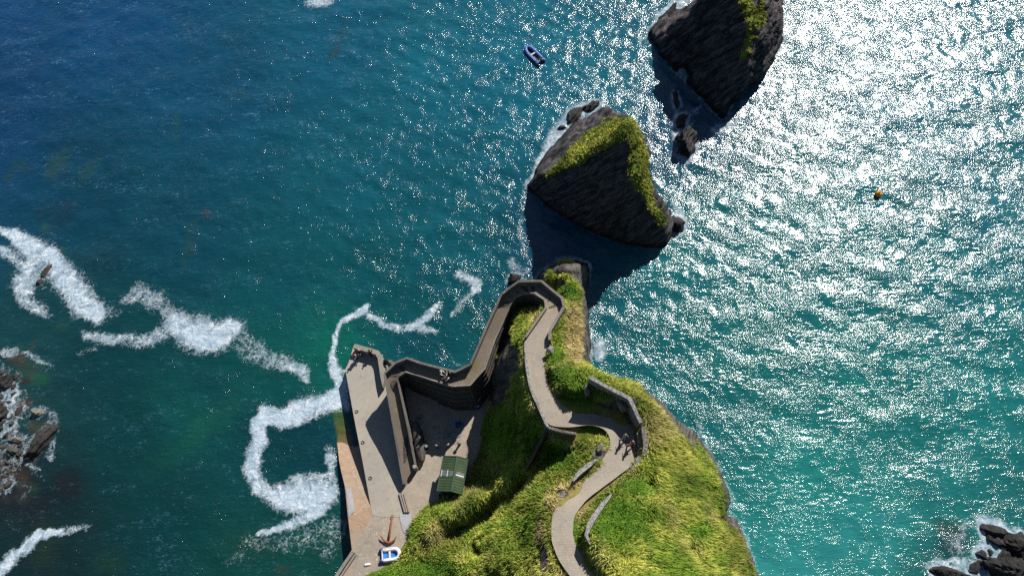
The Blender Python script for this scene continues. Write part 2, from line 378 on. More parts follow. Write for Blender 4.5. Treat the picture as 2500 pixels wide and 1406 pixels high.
ST = [(a, b, c, d, z+0.28*min(1, max(0, (i-0.5)/2))*min(1, max(0, (27-i)/3.0)), l, r) for i, (a, b, c, d, z, l, r) in enumerate(ST)]
Lw = []; Rw = []
for (lx, ly, rx, ry, z, lp, rp) in ST:
    a = P(lx, ly, z+(PARA if lp else 0)); a[2] = z; b = P(rx, ry, z+(PARA-0.2 if rp else 0)); b[2] = z
    Lw.append(a); Rw.append(b)
Lw = np.array(Lw); Rw = np.array(Rw); Mid = (Lw+Rw)/2; Wd = np.linalg.norm((Lw-Rw)[:, :2], axis=1)/2

# ------------------------------------------------------------------ terrain from surveyed heights
def foot(px, py, z, dx, dy, zz=0.0):
    p = P(px, py, z); return np.array([p[0]+dx, p[1]+dy, zz])
def interp_grid(pts, x0, x1, y0, y1, step, outside=-1.0):
    co = [Vector((float(p[0]), float(p[1]))) for p in pts]; z = np.array([p[2] for p in pts])
    vo, eo, fo, ov, oe, of = delaunay_2d_cdt(co, [], [], 0, 1e-4)
    zs = np.array([z[o[0]] for o in ov]); V = np.array([[v[0], v[1]] for v in vo])
    nx = int((x1-x0)/step)+1; ny = int((y1-y0)/step)+1
    xs = x0+np.arange(nx)*step; ys = y0+np.arange(ny)*step; X, Y = np.meshgrid(xs, ys); Z = np.full(X.shape, outside, float)
    for f in fo:
        a, b, c = [V[i] for i in f[:3]]; za, zb, zc = [zs[i] for i in f[:3]]
        i0 = max(0, int((min(a[0], b[0], c[0])-x0)/step)); i1 = min(nx, int((max(a[0], b[0], c[0])-x0)/step)+2)
        j0 = max(0, int((min(a[1], b[1], c[1])-y0)/step)); j1 = min(ny, int((max(a[1], b[1], c[1])-y0)/step)+2)
        if i0 >= i1 or j0 >= j1: continue
        xx = X[j0:j1, i0:i1]; yy = Y[j0:j1, i0:i1]
        d = (b[1]-c[1])*(a[0]-c[0])+(c[0]-b[0])*(a[1]-c[1])
        if abs(d) < 1e-9: continue
        l1 = ((b[1]-c[1])*(xx-c[0])+(c[0]-b[0])*(yy-c[1]))/d; l2 = ((c[1]-a[1])*(xx-c[0])+(a[0]-c[0])*(yy-c[1]))/d; l3 = 1-l1-l2
        m_ = (l1 >= -1e-6) & (l2 >= -1e-6) & (l3 >= -1e-6)
        sub = Z[j0:j1, i0:i1]; sub[m_] = (l1*za+l2*zb+l3*zc)[m_]
    return X, Y, Z
def blur(Z, n):
    for _ in range(n):
        P_ = np.pad(Z, 1, mode='edge')
        Z = (P_[1:-1, 1:-1]*4+2*(P_[:-2, 1:-1]+P_[2:, 1:-1]+P_[1:-1, :-2]+P_[1:-1, 2:])+P_[:-2, :-2]+P_[2:, 2:]+P_[:-2, 2:]+P_[2:, :-2])/16
    return Z
def normals(X, Y, Z, step):
    gy, gx = np.gradient(Z, step); n = np.stack([-gx, -gy, np.ones_like(Z)], -1); return n/np.linalg.norm(n, axis=-1, keepdims=True)
def grid_faces(keep):
    ny, nx = keep.shape; idx = np.arange(ny*nx).reshape(ny, nx)
    k = keep[:-1, :-1] | keep[1:, :-1] | keep[:-1, 1:] | keep[1:, 1:]
    F = np.stack([idx[:-1, :-1][k], idx[:-1, 1:][k], idx[1:, 1:][k], idx[1:, :-1][k]], 1)
    used = np.unique(F); rem = np.full(ny*nx, -1); rem[used] = np.arange(len(used)); return used, rem[F]

# east coast: visible grass edge, then the drop to the water
EDGE = [(1415,652,7.0),(1419,690,9.5),(1425,740,10.8),(1427,800,12),(1426,860,13),(1428,893,14.5),(1455,906,17.3),(1500,925,18.4),(1560,943,18),(1600,972,16.5),
        (1640,1006,14),(1690,1052,12.2),(1733,1110,11),(1760,1165,11),(1775,1220,11),(1798,1280,11),(1828,1350,11.5),(1846,1406,12),(1880,1500,12)]
tp = [P(*e) for e in EDGE]
for i, e in enumerate(EDGE):
    a = tp[max(0, i-1)]; b = tp[min(len(tp)-1, i+1)]; d = b-a; d /= np.hypot(d[0], d[1]); nx_, ny_ = -d[1], d[0]
    if nx_ < 0 and i > 0: nx_, ny_ = -nx_, -ny_
    o = 1.0 if i < 6 else (1.6 if i < 11 else 2.9)
    p = tp[i]
    tp.append(np.array([p[0]+nx_*o*0.5, p[1]+ny_*o*0.5, p[2]*0.45])); tp.append(np.array([p[0]+nx_*o, p[1]+ny_*o, SEA-0.3]))
    tp.append(np.array([p[0]+nx_*(o+1.2), p[1]+ny_*(o+1.2), -1.0])); tp.append(np.array([p[0]+nx_*(o+9), p[1]+ny_*(o+9), -1.5]))
TP = """1340,664,3 1362,655,5 1385,650,6.5 1400,668,8.5 1385,690,10.8 1400,740,11.8 1400,800,13 1398,850,13.9 1385,880,14.9 1355,790,14.1 1385,770,12.9 1360,840,14.9
1345,870,16.2 1362,905,16.9 1390,915,17.9 1425,915,18.3 1400,950,18.4 1440,935,19.3 1425,985,18.2 1470,960,19.2 1475,985,18.4 1520,990,18.9 1545,1010,18.9 1500,950,19.7 1550,975,19.5
1580,995,19.3 1600,1050,19.2 1640,1060,17 1625,1130,19.5 1680,1140,15.8 1595,1120,20 1570,1185,21 1640,1220,19.3 1710,1230,15.3 1600,1300,21.7 1680,1330,18.3 1755,1350,14.8 1700,1400,18.7 1600,1400,22.7
1500,1222,21.6 1530,1235,22.0 1475,1262,22.4 1520,1300,23 1452,1310,23.6 1485,1380,24.6 1560,1380,23.8 1500,1425,25.3 1540,1450,26 1545,1165,20.2
1465,1080,18.9 1440,1058,18.2 1418,1075,17.6 1450,1108,19.6 1412,1105,17 1398,1140,17.4 1430,1135,19.7 1380,1170,18.4 1400,1188,20.3 1358,1208,19.6 1340,1230,20.5 1312,1260,18.8 1335,1290,21.2 1328,1340,21.4 1350,1392,22.4
1480,1235,22.3 1462,1262,22.8 1449,1290,23.2 1444,1325,23.7 1456,1350,24.2 1479,1378,24.9 1506,1405,25.4 1458,1232,20.3 1438,1257,20.6 1426,1285,21.0 1421,1312,21.5 1429,1340,21.8 1450,1370,22.2 1477,1400,22.8 1563,1050,18.5 1567,1080,18.8 1565,1108,19.0 1583,1050,19.9 1587,1085,20 1584,1112,20.1 1372,1080,14.4 1352,1105,13.8 1380,1105,14.9 1335,1125,13.4 1315,1145,12.6 1350,1150,15 1330,1180,15.5 1350,1062,14.9 1400,1068,16.3
1318,1040,15.9 1295,1085,13.6 1300,1010,14.4 1282,975,14.0 1276,930,13.6 1272,895,13.3 1270,860,12.9 1268,828,12.4 1288,795,12.5 1305,768,12.0 1290,752,9.6 1262,765,9.4 1262,800,10.6 1240,850,10.2 1222,880,9.0 1205,912,7.4 1245,895,10.8 1255,850,11.4 1212,940,5.6
1250,950,9.5 1262,1000,11.6 1240,1050,9.6 1218,1000,6.0 1228,1090,8.9 1200,1060,5.2 1197,1110,5.6 1180,1160,4.9 1265,1080,11.6 1245,1130,10.6
1290,1125,13.4 1255,1158,12.9 1215,1188,11.6 1170,1222,10.2 1125,1252,8.7 1080,1272,7.0 1035,1305,5.6 1005,1340,4.4
1302,1168,9.8 1260,1200,7.0 1214,1230,5.4 1165,1262,4.4 1120,1286,4.4 1080,1305,5.2
1300,1205,14.6 1250,1252,12 1200,1290,9.8 1140,1320,7.5 1080,1340,6.2 1040,1368,5.5 1000,1392,4.6 1290,1290,17.6 1240,1340,15.2 1180,1370,12.2 1120,1400,9.3 1060,1440,7.2 1300,1370,19.7 1260,1410,18.2 1200,1450,14.5 1335,1450,22
960,1420,4.2 900,1440,3.4 1100,1550,12 1300,1550,22 1450,1550,25.5 1600,1500,25 1750,1480,18.5 950,1550,5
1192,985,2.8 1180,1040,2.8 1172,1100,2.8 1162,1150,2.8 1150,1190,3.0 1115,1213,3.1 1075,1228,3.0 1035,1246,2.9 1010,1275,2.9 1004,1310,2.9 985,1345,2.9 968,1368,2.9 925,1385,2.9 880,1398,2.9"""
for s in TP.split(): tp.append(P(*map(float, s.split(','))))
for line in ("1290,1125,13.4 1255,1158,12.9 1215,1188,11.6 1170,1222,10.2 1125,1252,8.7 1080,1272,7.0 1035,1305,5.6 1005,1340,4.4",
             "1302,1168,9.8 1260,1200,7.0 1214,1230,5.4 1165,1262,4.4 1120,1286,4.4 1080,1305,5.2",
             "1330,1180,15.5 1300,1205,14.6 1250,1252,12 1200,1290,9.8 1140,1320,7.5 1080,1340,6.2",
             "1500,950,19.9 1550,975,19.7 1580,995,19.5 1600,1050,19.3", "1440,905,17.5 1500,922,18.6 1560,940,18.2",
             "1190,1200,6.5 1230,1165,8.2 1262,1130,11.0"):
    l_ = [list(map(float, q.split(','))) for q in line.split()]
    for a_, b_ in zip(l_[:-1], l_[1:]):
        for t_ in (0.2, 0.4, 0.6, 0.8): tp.append(P(*[u*(1-t_)+v*t_ for u, v in zip(a_, b_)]))
for px, py in [(1150,1000),(1140,1080),(1120,1160),(1060,1195),(1000,1220),(980,1290),(950,1330),(900,1370),(850,1390),(850,1450),(1180,960),(1160,930)]:
    q = P(px, py, 3); q[2] = -1.0; tp.append(q)
for i in range(9, 20):                      # seaward foot of the ramp
    o = Lw[i]-Mid[i]; o[2] = 0; o /= np.linalg.norm(o)
    q = Lw[i]+o*0.25; q[2] = 0.9; tp.append(q); q = Lw[i]+o*1.6; q[2] = -0.6; tp.append(q)
for i, z in ((11, 3.5), (12, 5.6), (13, 7.0), (14, 8.0), (15, 8.6), (17, 9.0), (19, 9.4)):
    q = Rw[i].copy(); q[2] = z; tp.append(q)
for e in [(1300,668,-0.8),(1345,645,-0.5),(1385,632,-0.6),(1425,628,-1),(1445,650,-1)]: tp.append(P(*e))
step = 0.13
X, Y, Z = interp_grid(tp, -27, 41, -10, 52, step, -1.5)
Z = blur(Z, 9)
# small relief: lumps and tussocks on the ground, broken rock on the steep faces
nrm = normals(X, Y, Z, step); steep = smooth(0.78, 0.52, nrm[..., 2])
dpath, par = seg_dist(X, Y, Mid)
wI = np.interp(par, np.arange(len(Wd)), Wd); zI = np.interp(par, np.arange(len(Wd)), Mid[:, 2])
near = smooth(0.3, 1.2, dpath-wI)
PX, PY = Qv(np.stack([X, Y, Z], -1))
lump = 0.55*fbm(X*0.45, Y*0.45, Z*0.3, 3)+0.42*fbm(X*1.3+0.6*Y, Y*1.3, Z*0.5, 3)
u_ = X*0.82+Y*0.57; v_ = -X*0.57+Y*0.82
tuss = 1.05*np.abs(fbm(u_*0.7, v_*1.6, Z*0.4, 3))+0.24*fbm(u_*3.6, v_*5.0, Z, 2)
dent = 0
for (x_, y_, r_, d_) in [(1768,1262,26,3.2),(1680,1335,15,2.4),(1695,1362,12,2.4),(1166,1345,20,2.6),(1590,1175,14,0.8),(1545,1215,16,0.7),(1650,1210,12,.6),(1255,1390,10,1.2),(1268,1360,8,1.0),(1620,1100,10,.5),(1730,1200,10,.6),(1100,1300,12,.8),(1480,1130,10,.5),(1420,1100,16,.9)]:
    dent = dent+d_*smooth(1.3, 0.3, np.hypot(PX-x_, (PY-y_)*0.8)/r_+0.6*fbm(X*0.9, Y*0.9, None, 3))
for (x_, y_, r_, d_) in [(1250,1375,45,1.6),(1230,1300,30,.6),(1060,1300,24,.7),(1090,1250,20,.6),(1130,1380,30,.8),(1360,895,20,.7),(1400,965,24,.8),(1700,1310,30,.6),(1610,1240,26,.5)]:
    dent = dent-d_*smooth(1.3, 0.2, np.hypot(PX-x_, PY-y_)/r_+0.5*fbm(X*0.9, Y*0.9, None, 3))
Z = Z-dent*smooth(0.2, 1.2, dpath-wI)
Z = Z+near*(1-steep)*(lump+tuss)
Z2 = Z.copy()
isp = (par > 20.5)
cor = smooth(0.75, 0.1, dpath-wI)*isp
Z2 = Z*(1-cor)+(zI-0.16)*cor
lo_ = (par <= 21.5) & (dpath < wI+0.35)
Z2[lo_] = np.minimum(Z2[lo_], zI[lo_]-0.7)
V = np.stack([X, Y, Z2], -1); nrm = normals(X, Y, Z2, step)
sd_ = X*0.55+Y*-0.75+Z2*0.9
rockdisp = 0.55*ridged(sd_*0.8, X*0.25, Z2*0.35, 3)+0.5*fbm(X*0.7, Y*0.7, Z2*0.9, 4)
amt = steep*smooth(0.3, 1.5, dpath-wI)
V = V+nrm*(amt*rockdisp)[..., None]*0.85
# masks read off the photograph
def blob(lst, k=1.0):
    r = np.zeros(PX.shape)
    for (x, y, rx, ry) in lst: r = np.maximum(r, smooth(1.25, 0.55, np.hypot((PX-x)/rx, (PY-y)/ry)+0.45*fbm(X*0.5, Y*0.5, None, 3)))
    return r*k
PX, PY = Qv(V)
lush = blob([(1515,1270,75,70),(1560,1190,50,30),(1355,870,22,30),(1375,920,45,35),(1410,960,50,40),(1360,1110,45,45),(1300,1060,30,60),(1060,1390,90,30),(950,1400,60,20),(1395,1290,20,70),
             (1460,1045,40,12),(1330,760,14,14),(1390,710,20,22),(1370,1330,14,60),(1230,1050,60,70),(1700,1290,40,25)], 0.95)
dry = np.maximum(blob([(1400,820,30,85),(1332,1365,14,40),(1325,1300,12,30),(1465,1105,22,18),(1372,1195,16,12),(1342,1215,8,20),(1450,1040,20,5),(1640,1000,24,12)], 0.95), 0.5*smooth(0.02, 0.2, fbm(X*0.25+4, Y*0.25, None, 4))*smooth(1350, 1500, PX)*smooth(1150, 1000, np.abs(PX-1560)+900))
dry = np.maximum(dry, 0.8*smooth(0.8, 0.1, dpath-wI)*smooth(-0.02, 0.15, fbm(X*0.5, Y*0.5, None, 3))*isp)
dry = np.maximum(dry, 0.55*smooth(0.05, 0.22, fbm(X*0.3+9, Y*0.3, None, 4))*(PX < 1400))*(1-lush)
rock = 0.25*steep+0.75*smooth(0.42, 0.22, nrm[..., 2])
inner = in_poly(PX, PY, [(1340,700),(1410,700),(1415,880),(1500,935),(1590,975),(1642,1040),(1728,1140),(1758,1230),(1790,1320),(1832,1450),(850,1450),(860,1395),(960,1375),(1000,1320),(1010,1285),(1060,1235),(1150,1195),(1172,1120),(1185,1000),(1250,960),(1275,880),(1280,800)])
rock[inner] *= 0.25
rock = np.maximum(rock, blob([(1385,655,45,16),(1408,668,16,26),(1245,880,30,45),(1215,940,30,60),(1640,1008,16,10),(1465,1110,22,16),(1372,1205,18,12),(1330,1360,14,40),(1205,905,20,30),(1240,830,14,40),(1505,982,58,22),(1545,1012,22,30),(1768,1258,16,14),(1166,1345,10,14)], 1.0))  # two blobs under the lichened wall paint the bank's shade as dark rock
rock = rock*smooth(1e9, 1e8, PX*0)  # keep shape
grassy_w = blob([(1250,1060,60,90),(1200,1090,35,90),(1265,960,16,50),(1290,800,22,60),(1290,1100,40,60),(1380,930,50,40)], 1.0)
rock = rock*(1-0.85*grassy_w)
rock = np.maximum(rock, smooth(3.4, 2.2, V[..., 2])*(PX > 1225)*(PY < 1100))
edge_e = smooth(0.55, 0.9, steep)*((PX > 1560) | (PY < 920))*(PX > 1400)
edge_e[inner] = 0; rock = np.maximum(rock, edge_e); beyond = (~inner) & (PX > 1640) & (PY > 1000); rock[beyond] = np.maximum(rock, smooth(0.72, 0.52, nrm[..., 2]))[beyond]
keep = (Z2 > -0.9) & (V[..., 2] > -1.2)
used, F = grid_faces(keep)
head = grid_mesh('hill', V.reshape(-1, 3)[used], F, M_head); tag(head, kind='structure')
attr(head, 'rock', rock.ravel()[used]); attr(head, 'lush', lush.ravel()[used]); attr(head, 'dry', dry.ravel()[used])

def sample_tufts(V, nrm, dens_mask, n, area_w=None):
    p = dens_mask.ravel(); p = p/p.sum(); i = rng.choice(len(p), n, p=p)
    return i
def make_blades(name, base, nr, col, length, wid, lean, nb=4):
    n = len(base); B = []; F = []; CO = []
    t = np.cross(nr, [0, 0, 1.0]); t += rng.normal(0, 0.5, t.shape); t /= np.linalg.norm(t, axis=1, keepdims=True)+1e-9
    k = 0
    for b in range(nb):
        off = rng.normal(0, 0.10, (n, 3)); off[:, 2] *= 0.2
        L = length*rng.uniform(0.6, 1.3, n)[:, None] if not hasattr(length, '__len__') else (length*rng.uniform(0.6, 1.3, n))[:, None]
        d = nr*0.55+lean*1.25+rng.normal(0, 0.45, (n, 3)); d /= np.linalg.norm(d, axis=1, keepdims=True)
        s = np.cross(d, rng.normal(0, 1, (n, 3))); s /= np.linalg.norm(s, axis=1, keepdims=True)+1e-9
        root = base+off-nr*0.05; w_ = wid*rng.uniform(0.6, 1.3, n)[:, None]
        mid = root+d*L*0.6; tip = root+d*L+lean*L*0.45+np.array([0, 0, -0.12])*L
        vs = np.stack([root-s*w_, root+s*w_, mid+s*w_*0.8, mid-s*w_*0.8, tip], 1)
        B.append(vs.reshape(-1, 3)); i = np.arange(n)*5+k*n*5
        F.append(np.stack([i, i+1, i+2], 1)); F.append(np.stack([i, i+2, i+3], 1)); F.append(np.stack([i+3, i+2, i+4], 1)); k += 1
        cc = col*rng.uniform(0.78, 1.22, (n, 1)); CO.append(np.repeat(cc, 5, 0))
    ob = grid_mesh(name, np.concatenate(B), np.concatenate(F), M_blade, False); cattr(ob, 'col', np.concatenate(CO)); return ob
Vf = V.reshape(-1, 3); Nf = nrm.reshape(-1, 3)
inside = (PX > 860) & (PX < 1900) & (PY > 630) & (PY < 1440)
nearp = (dpath > wI-0.02+0.25*fbm(X*1.2, Y*1.2, None, 2))
rockn = rock+0.9*fbm(X*2.4, Y*2.4, None, 3)
grass_ok = (inside & nearp & (rockn < 0.45) & keep & (V[..., 2] > 3.3)).astype(float)
i = sample_tufts(V, nrm, grass_ok*(1.0/np.clip(nrm[..., 2], 0.25, 1)), 82000)
cn = 0.9*fbm(Vf[:, 0][i]*0.3+3, Vf[:, 1][i]*0.3, None, 3)+0.7*fbm(Vf[:, 0][i]*0.9+0.5*Vf[:, 1][i], Vf[:, 1][i]*1.8, None, 3)
g = np.interp(cn, [-0.30, -0.08, 0.05, 0.22, 0.42], [0, 0.15, 0.5, 0.85, 1.0])[:, None]
cg = (1-g)*np.array([0.105, 0.175, 0.020])+g*np.array([0.40, 0.38, 0.10])
cl = (1-g)*np.array([0.045, 0.12, 0.012])+g*np.array([0.19, 0.29, 0.03])
cd = (1-g)*np.array([0.34, 0.27, 0.10])+g*np.array([0.68, 0.55, 0.27])
cg = cg*[1.22, 1.24, 0.95]*(0.72+0.5*smooth(-0.15, 0.12, fbm(Vf[:, 0][i]*0.22+2, Vf[:, 1][i]*0.22, None, 4)))[:, None]; cl = cl*[1.25, 1.3, 1.1]; lu = lush.ravel()[i][:, None]; dr = dry.ravel()[i][:, None]
col = cg*(1-lu)+cl*lu; col = col*(1-dr)+cd*dr
lean = np.stack([0.35+0.5*fbm(Vf[:, 0][i]*0.3, Vf[:, 1][i]*0.3, None, 2), -0.55+0.6*fbm(Vf[:, 0][i]*0.3+9, Vf[:, 1][i]*0.3, None, 2), 0*i], 1)
lean += Nf[i]*[0.8, 0.8, 0]
gr = make_blades('grass', Vf[i], Nf[i], col, (0.34-0.20*lush.ravel()[i])*(0.7+1.2*np.clip(0.35+fbm(Vf[:, 0][i]*0.35+7, Vf[:, 1][i]*0.35, None, 3)*1.6, 0, 1)), 0.032, lean*0.8, 4)
tag(gr, 'long tufted green and straw coloured grass covering the headland', 'grass', kind='stuff')

# ------------------------------------------------------------------ sea stacks and rocks
def islet(name, spec, label, bounds, step=0.2, grass=None, nb=5, sdir=(0.75, -0.35, 0.9), amp=0.9, ng=6000, cat='sea stack'):
    pts = [p if isinstance(p, np.ndarray) else P(*p) for p in spec]
    X, Y, Z = interp_grid(pts, *bounds, step, -1.5); Z = blur(Z, nb)
    nr = normals(X, Y, Z, step); st = smooth(0.9, 0.6, nr[..., 2])
    sdv = X*BED[0]+Y*BED[1]+Z*BED[2]
    tdv = X*0.64+Y*0.77
    q = sdv*0.75+0.9*fbm(X*0.18, Y*0.18, Z*0.18, 3); fr = q-np.floor(q); led = smooth(0, 0.3, fr)-fr
    q2 = sdv*2.1+1.3*fbm(X*0.4, Y*0.4, Z*0.4, 3); fr2 = q2-np.floor(q2); led2 = smooth(0, 0.3, fr2)-fr2
    cr = np.minimum(1, np.abs(fbm(tdv*0.35, sdv*0.1, Z*0.15, 3))*14)-1
    disp = 1.5*fbm(X*0.16+3, Y*0.16, Z*0.22, 2)+amp*(0.62*ridged(sdv*0.55+0.3*fbm(X*0.3, Y*0.3, Z*0.3, 2), tdv*0.13, None, 4)+0.85*fbm(X*0.35, Y*0.35, Z*0.5, 5)+0.16*fbm(X*2, Y*2, Z*2, 3)-0.25)+amp*(1.0*led+0.42*led2+0.25*cr)
    disp = disp*(0.3+0.7*smooth(0.5, 4.5, Z))
    V = np.stack([X, Y, Z], -1)+nr*disp[..., None]
    px, py = Qv(V); g = np.zeros(X.shape)
    if grass:
        for pl, wdt in grass:
            d, t = seg_dist(px, py, pl); ww = np.interp(t, np.arange(len(wdt)), wdt)
            g = np.maximum(g, smooth(1.35, 0.85, d/ww+2.3*fbm(X*0.45, Y*0.45, Z*0.4, 5)))
        g *= smooth(0.2, 0.42, nr[..., 2])
    keep = Z > -0.6
    used, F = grid_faces(keep); ob = grid_mesh(name, V.reshape(-1, 3)[used], F, M_isle)
    attr(ob, 'rock', (1-g).ravel()[used]); attr(ob, 'lush', (0.45*g).ravel()[used]); attr(ob, 'dry', (0.35*smooth(0, 0.2, fbm(X*0.4, Y*0.4, None, 3))).ravel()[used])
    tag(ob, label, cat)
    if grass:
        gm = ((g > 0.5) & (V[..., 2] > 2)).astype(float).ravel()
        i = rng.choice(len(gm), ng, p=gm/gm.sum()); Vf = V.reshape(-1, 3); Nf = nr.reshape(-1, 3)
        t = np.clip(0.45+3.0*fbm(Vf[i, 0]*0.6, Vf[i, 1]*0.6, None, 4), 0, 1)[:, None]
        col = (1-t)*np.array([0.09, 0.13, 0.014])+t*np.array([0.48, 0.48, 0.09])
        b = make_blades('turf', Vf[i], Nf[i], col, 0.24, 0.04, np.array([[0.3, -0.4, 0]])+Nf[i]*[0.6, 0.6, 0], 4)
        b.parent = ob; b['kind'] = 'stuff'
    return ob
S = SEA
I1 = [(1283,458,0.9),(1303,436,0.9),(1337,368,0.9),(1382,322,0.9),(1408,297,0.9),(1431,266,0.9),(1456,254,0.9),
      (1345,433,5.2),(1382,407,8.3),(1419,379,11.3),(1476,349,14.8),(1516,334,16.2),(1542,322,16.6),(1540,296,15.6),(1525,272,10.5),(1485,262,5.5),
      (1545,345,16.0),(1540,382,15.2),(1547,422,14.2),(1546,466,12.2),(1573,488,9.6),(1593,528,6.8),(1618,556,4.4),
      (1555,312,15.6),(1572,354,14.3),(1577,394,12.6),(1597,439,9.4),(1614,480,7.0),(1627,520,4.4),(1640,540,2.6),(1652,537,1.2),
      (1300,452,2.2),(1320,440,3.4),(1440,300,4.4),(1400,345,5.0),(1480,300,10.0),(1440,340,9.6),(1510,300,13.6),(1370,375,4.6),(1335,405,3.4),
      (1288,468,0.9),(1317,490,0.9),(1355,520,0.9),(1400,545,0.9),(1450,570,0.9),(1500,586,0.9),(1560,600,0.9),(1625,606,0.9),(1642,570,0.9),
      (1400,500,4.0),(1340,480,3.0),(1460,520,5.0),(1520,540,5.0),(1580,575,3.2),
      foot(1555,312,15.6,2.2,1.2,0.4),foot(1572,354,14.3,2.5,0.5,0.4),foot(1577,394,12.6,2.8,0,0.4),foot(1597,439,9.4,2.4,0.3,0.4),foot(1614,480,7,2.2,0.3,0.4),foot(1627,520,4.4,2,0.5,0.4),
      foot(1525,272,10.5,1.5,3.5,0.2),foot(1485,262,5.5,0.5,2.5,0.2),foot(1540,296,15.6,2,2.6,0.4),foot(1652,537,1.2,1,0,0)]
ring1 = [P(x, y, -1.5) for x, y in [(1260,465),(1280,420),(1320,350),(1400,280),(1440,235),(1500,225),(1570,300),(1610,400),(1670,520),(1660,600),(1600,640),(1450,610),(1330,530)]]
ring1 += [np.array([f[0]+4, f[1]+1, -1.5]) for f in (foot(1555,312,15.6,2.2,1.2),foot(1577,394,12.6,2.8,0),foot(1614,480,7,2.2,0.3))]
isl1 = islet('sea_stack', I1+ring1, 'slanting dark rock stack with bright grassy crest off the headland tip', (0, 40, 34, 74),
      amp=0.62, grass=[([(1340,428),(1390,395),(1440,360),(1490,320),(1535,305)], [7, 13, 18, 27, 22]), ([(1545,318),(1560,370),(1553,420),(1562,460),(1590,500),(1612,540)], [12, 14, 17, 20, 15, 10])], ng=9000)
I2 = [(1583,94,1.3),(1603,57,1.6),(1628,37,1.6),(1645,20,1.6),(1594,74,1.7),(1616,46,1.8),(1600,96,3.2),(1622,84,4.0),(1650,72,4.8),(1648,112,4.2),(1620,112,3.0),(1665,-15,0.9),(1700,-60,0.9),(1588,108,0.9),(1605,131,0.9),(1634,149,0.9),(1674,172,0.9),(1680,200,0.9),
      (1708,237,0.9),(1731,268,0.9),(1759,294,0.9),(1771,299,0.9),(1786,250,0.9),(1806,217,0.9),(1862,193,0.9),(1881,162,0.9),(1890,130,0.9),(1904,94,1.6),(1899,57,3),(1898,0,4),(1895,-50,5),
      (1827,43,12.6),(1838,85,11.2),(1826,126,9.8),(1808,152,8.4),(1812,0,13.6),(1800,-40,14.5),(1760,-60,13.5),(1700,-20,5.5),(1690,10,4.0),(1660,40,2.6),(1625,70,2.2),
      (1598,88,2.2),(1612,62,2.6),(1632,42,3.0),(1740,-10,9.0),(1720,60,6.4),(1680,100,4.0),(1760,40,9.4),(1780,110,7.6),(1740,150,4.8),(1710,190,3.0),(1775,210,3.8),(1765,262,2.4),
      (1855,110,7.4),(1868,40,10.0),(1862,0,12.0),(1850,-40,13),(1885,60,7.2),(1884,110,4.6),(1850,160,4.2),(1830,185,3.0),(1800,190,5.0),
      foot(1899,57,3,1.5,0,0.2),foot(1898,0,4,1.8,0,0.2),foot(1895,-50,5,2,0,0.2),foot(1800,-40,14.5,0,9,0.4),foot(1760,-60,13.5,-1,7,0.4),foot(1850,-40,13,2,8,0.4)]
ring2 = [P(x, y, -1.5) for x, y in [(1560,100),(1590,30),(1650,-30),(1690,-110),(1800,-150),(1900,-120),(1930,0),(1935,100),(1905,180),(1860,215),(1800,270),(1780,320),(1740,320),(1660,210),(1600,150)]]
isl2 = islet('sea_stack', I2+ring2, 'broader rock stack cut by the top edge, turf on its eastern ridge', (16, 66, 58, 118), step=0.22, amp=1.15,
      grass=[([(1805,-30),(1822,10),(1838,40),(1848,62)], [14, 18, 14, 8]), ([(1828,60),(1832,100),(1812,140)], [8, 13, 5]), ([(1858,0),(1862,50)], [7, 5])], ng=6000)

def rock(px, py, z, rx, ry, h, rot, label, tone=0.0, name='rock', sharp=1.0, seed=0, group=None, cat='rock'):
    """a broken boulder standing in the water: angular lump with strata"""
    c = P(px, py, z); n1_, n2_ = 72, 34; fs = []
    r_ = np.random.default_rng(seed); cut = r_.normal(0, 1, (13, 3)); cut[:, 2] = np.abs(cut[:, 2]); cut /= np.linalg.norm(cut, axis=1, keepdims=True); off = r_.uniform(0.5, 0.85, 13)
    ph_ = (math.pi*(np.arange(n2_)+0.5)/n2_-math.pi/2)[:, None]; a = (2*math.pi*np.arange(n1_)/n1_)[None]
    D = np.stack([np.cos(a)*np.cos(ph_), np.sin(a)*np.cos(ph_), np.sin(ph_)+0*a], -1); q = D@cut.T
    t = np.minimum(1.0, np.min(np.where(q > 0.05, off/np.maximum(q, 0.05), 9), -1))
    rr = np.array([rx, ry, h]); Wp = D*t[..., None]*rr
    t = t*(1+sharp*0.75*fbm(Wp[..., 0]*1.1+seed, Wp[..., 1]*1.1, Wp[..., 2]*1.1, 5))
    p_ = D*t[..., None]*rr; co_, si_ = math.cos(rot), math.sin(rot)
    W_ = np.stack([c[0]+p_[..., 0]*co_-p_[..., 1]*si_, c[1]+p_[..., 0]*si_+p_[..., 1]*co_, z+p_[..., 2]], -1)
    q = (W_@BED)*1.9+1.2*fbm(W_[..., 0]*0.5, W_[..., 1]*0.5, W_[..., 2]*0.5, 3); fr = q-np.floor(q); led = (smooth(0, 0.25, fr)-fr)*sharp*min(0.34, 0.25*min(rx, ry))
    Dw = np.stack([D[..., 0]*co_-D[..., 1]*si_, D[..., 0]*si_+D[..., 1]*co_, D[..., 2]], -1)
    vs = (W_+Dw*led[..., None]).reshape(-1, 3)
    for j in range(n2_-1):
        for i_ in range(n1_):
            k = (i_+1) % n1_; fs.append((j*n1_+i_, j*n1_+k, j*n1_+n1_+k, j*n1_+n1_+i_))
    fs.append(tuple(range(n1_))[::-1]); fs.append(tuple((n2_-1)*n1_+i_ for i_ in range(n1_)))
    ob = new_mesh(name, vs, fs, M_rock); attr(ob, 'tone', np.full(len(vs), tone)); tag(ob, label, cat, group); return ob
gN = 'rocks awash in the sea'
rock(1673,352,S,1.7,2.9,2.6,-0.35,'dark jagged rock just south of the larger stack, ringed with foam',0,seed=1)
rock(1662,296,S,0.8,1.6,0.9,-0.5,'low dark rock in the shadow of the larger stack, nearest its southern boulder',0,seed=2)
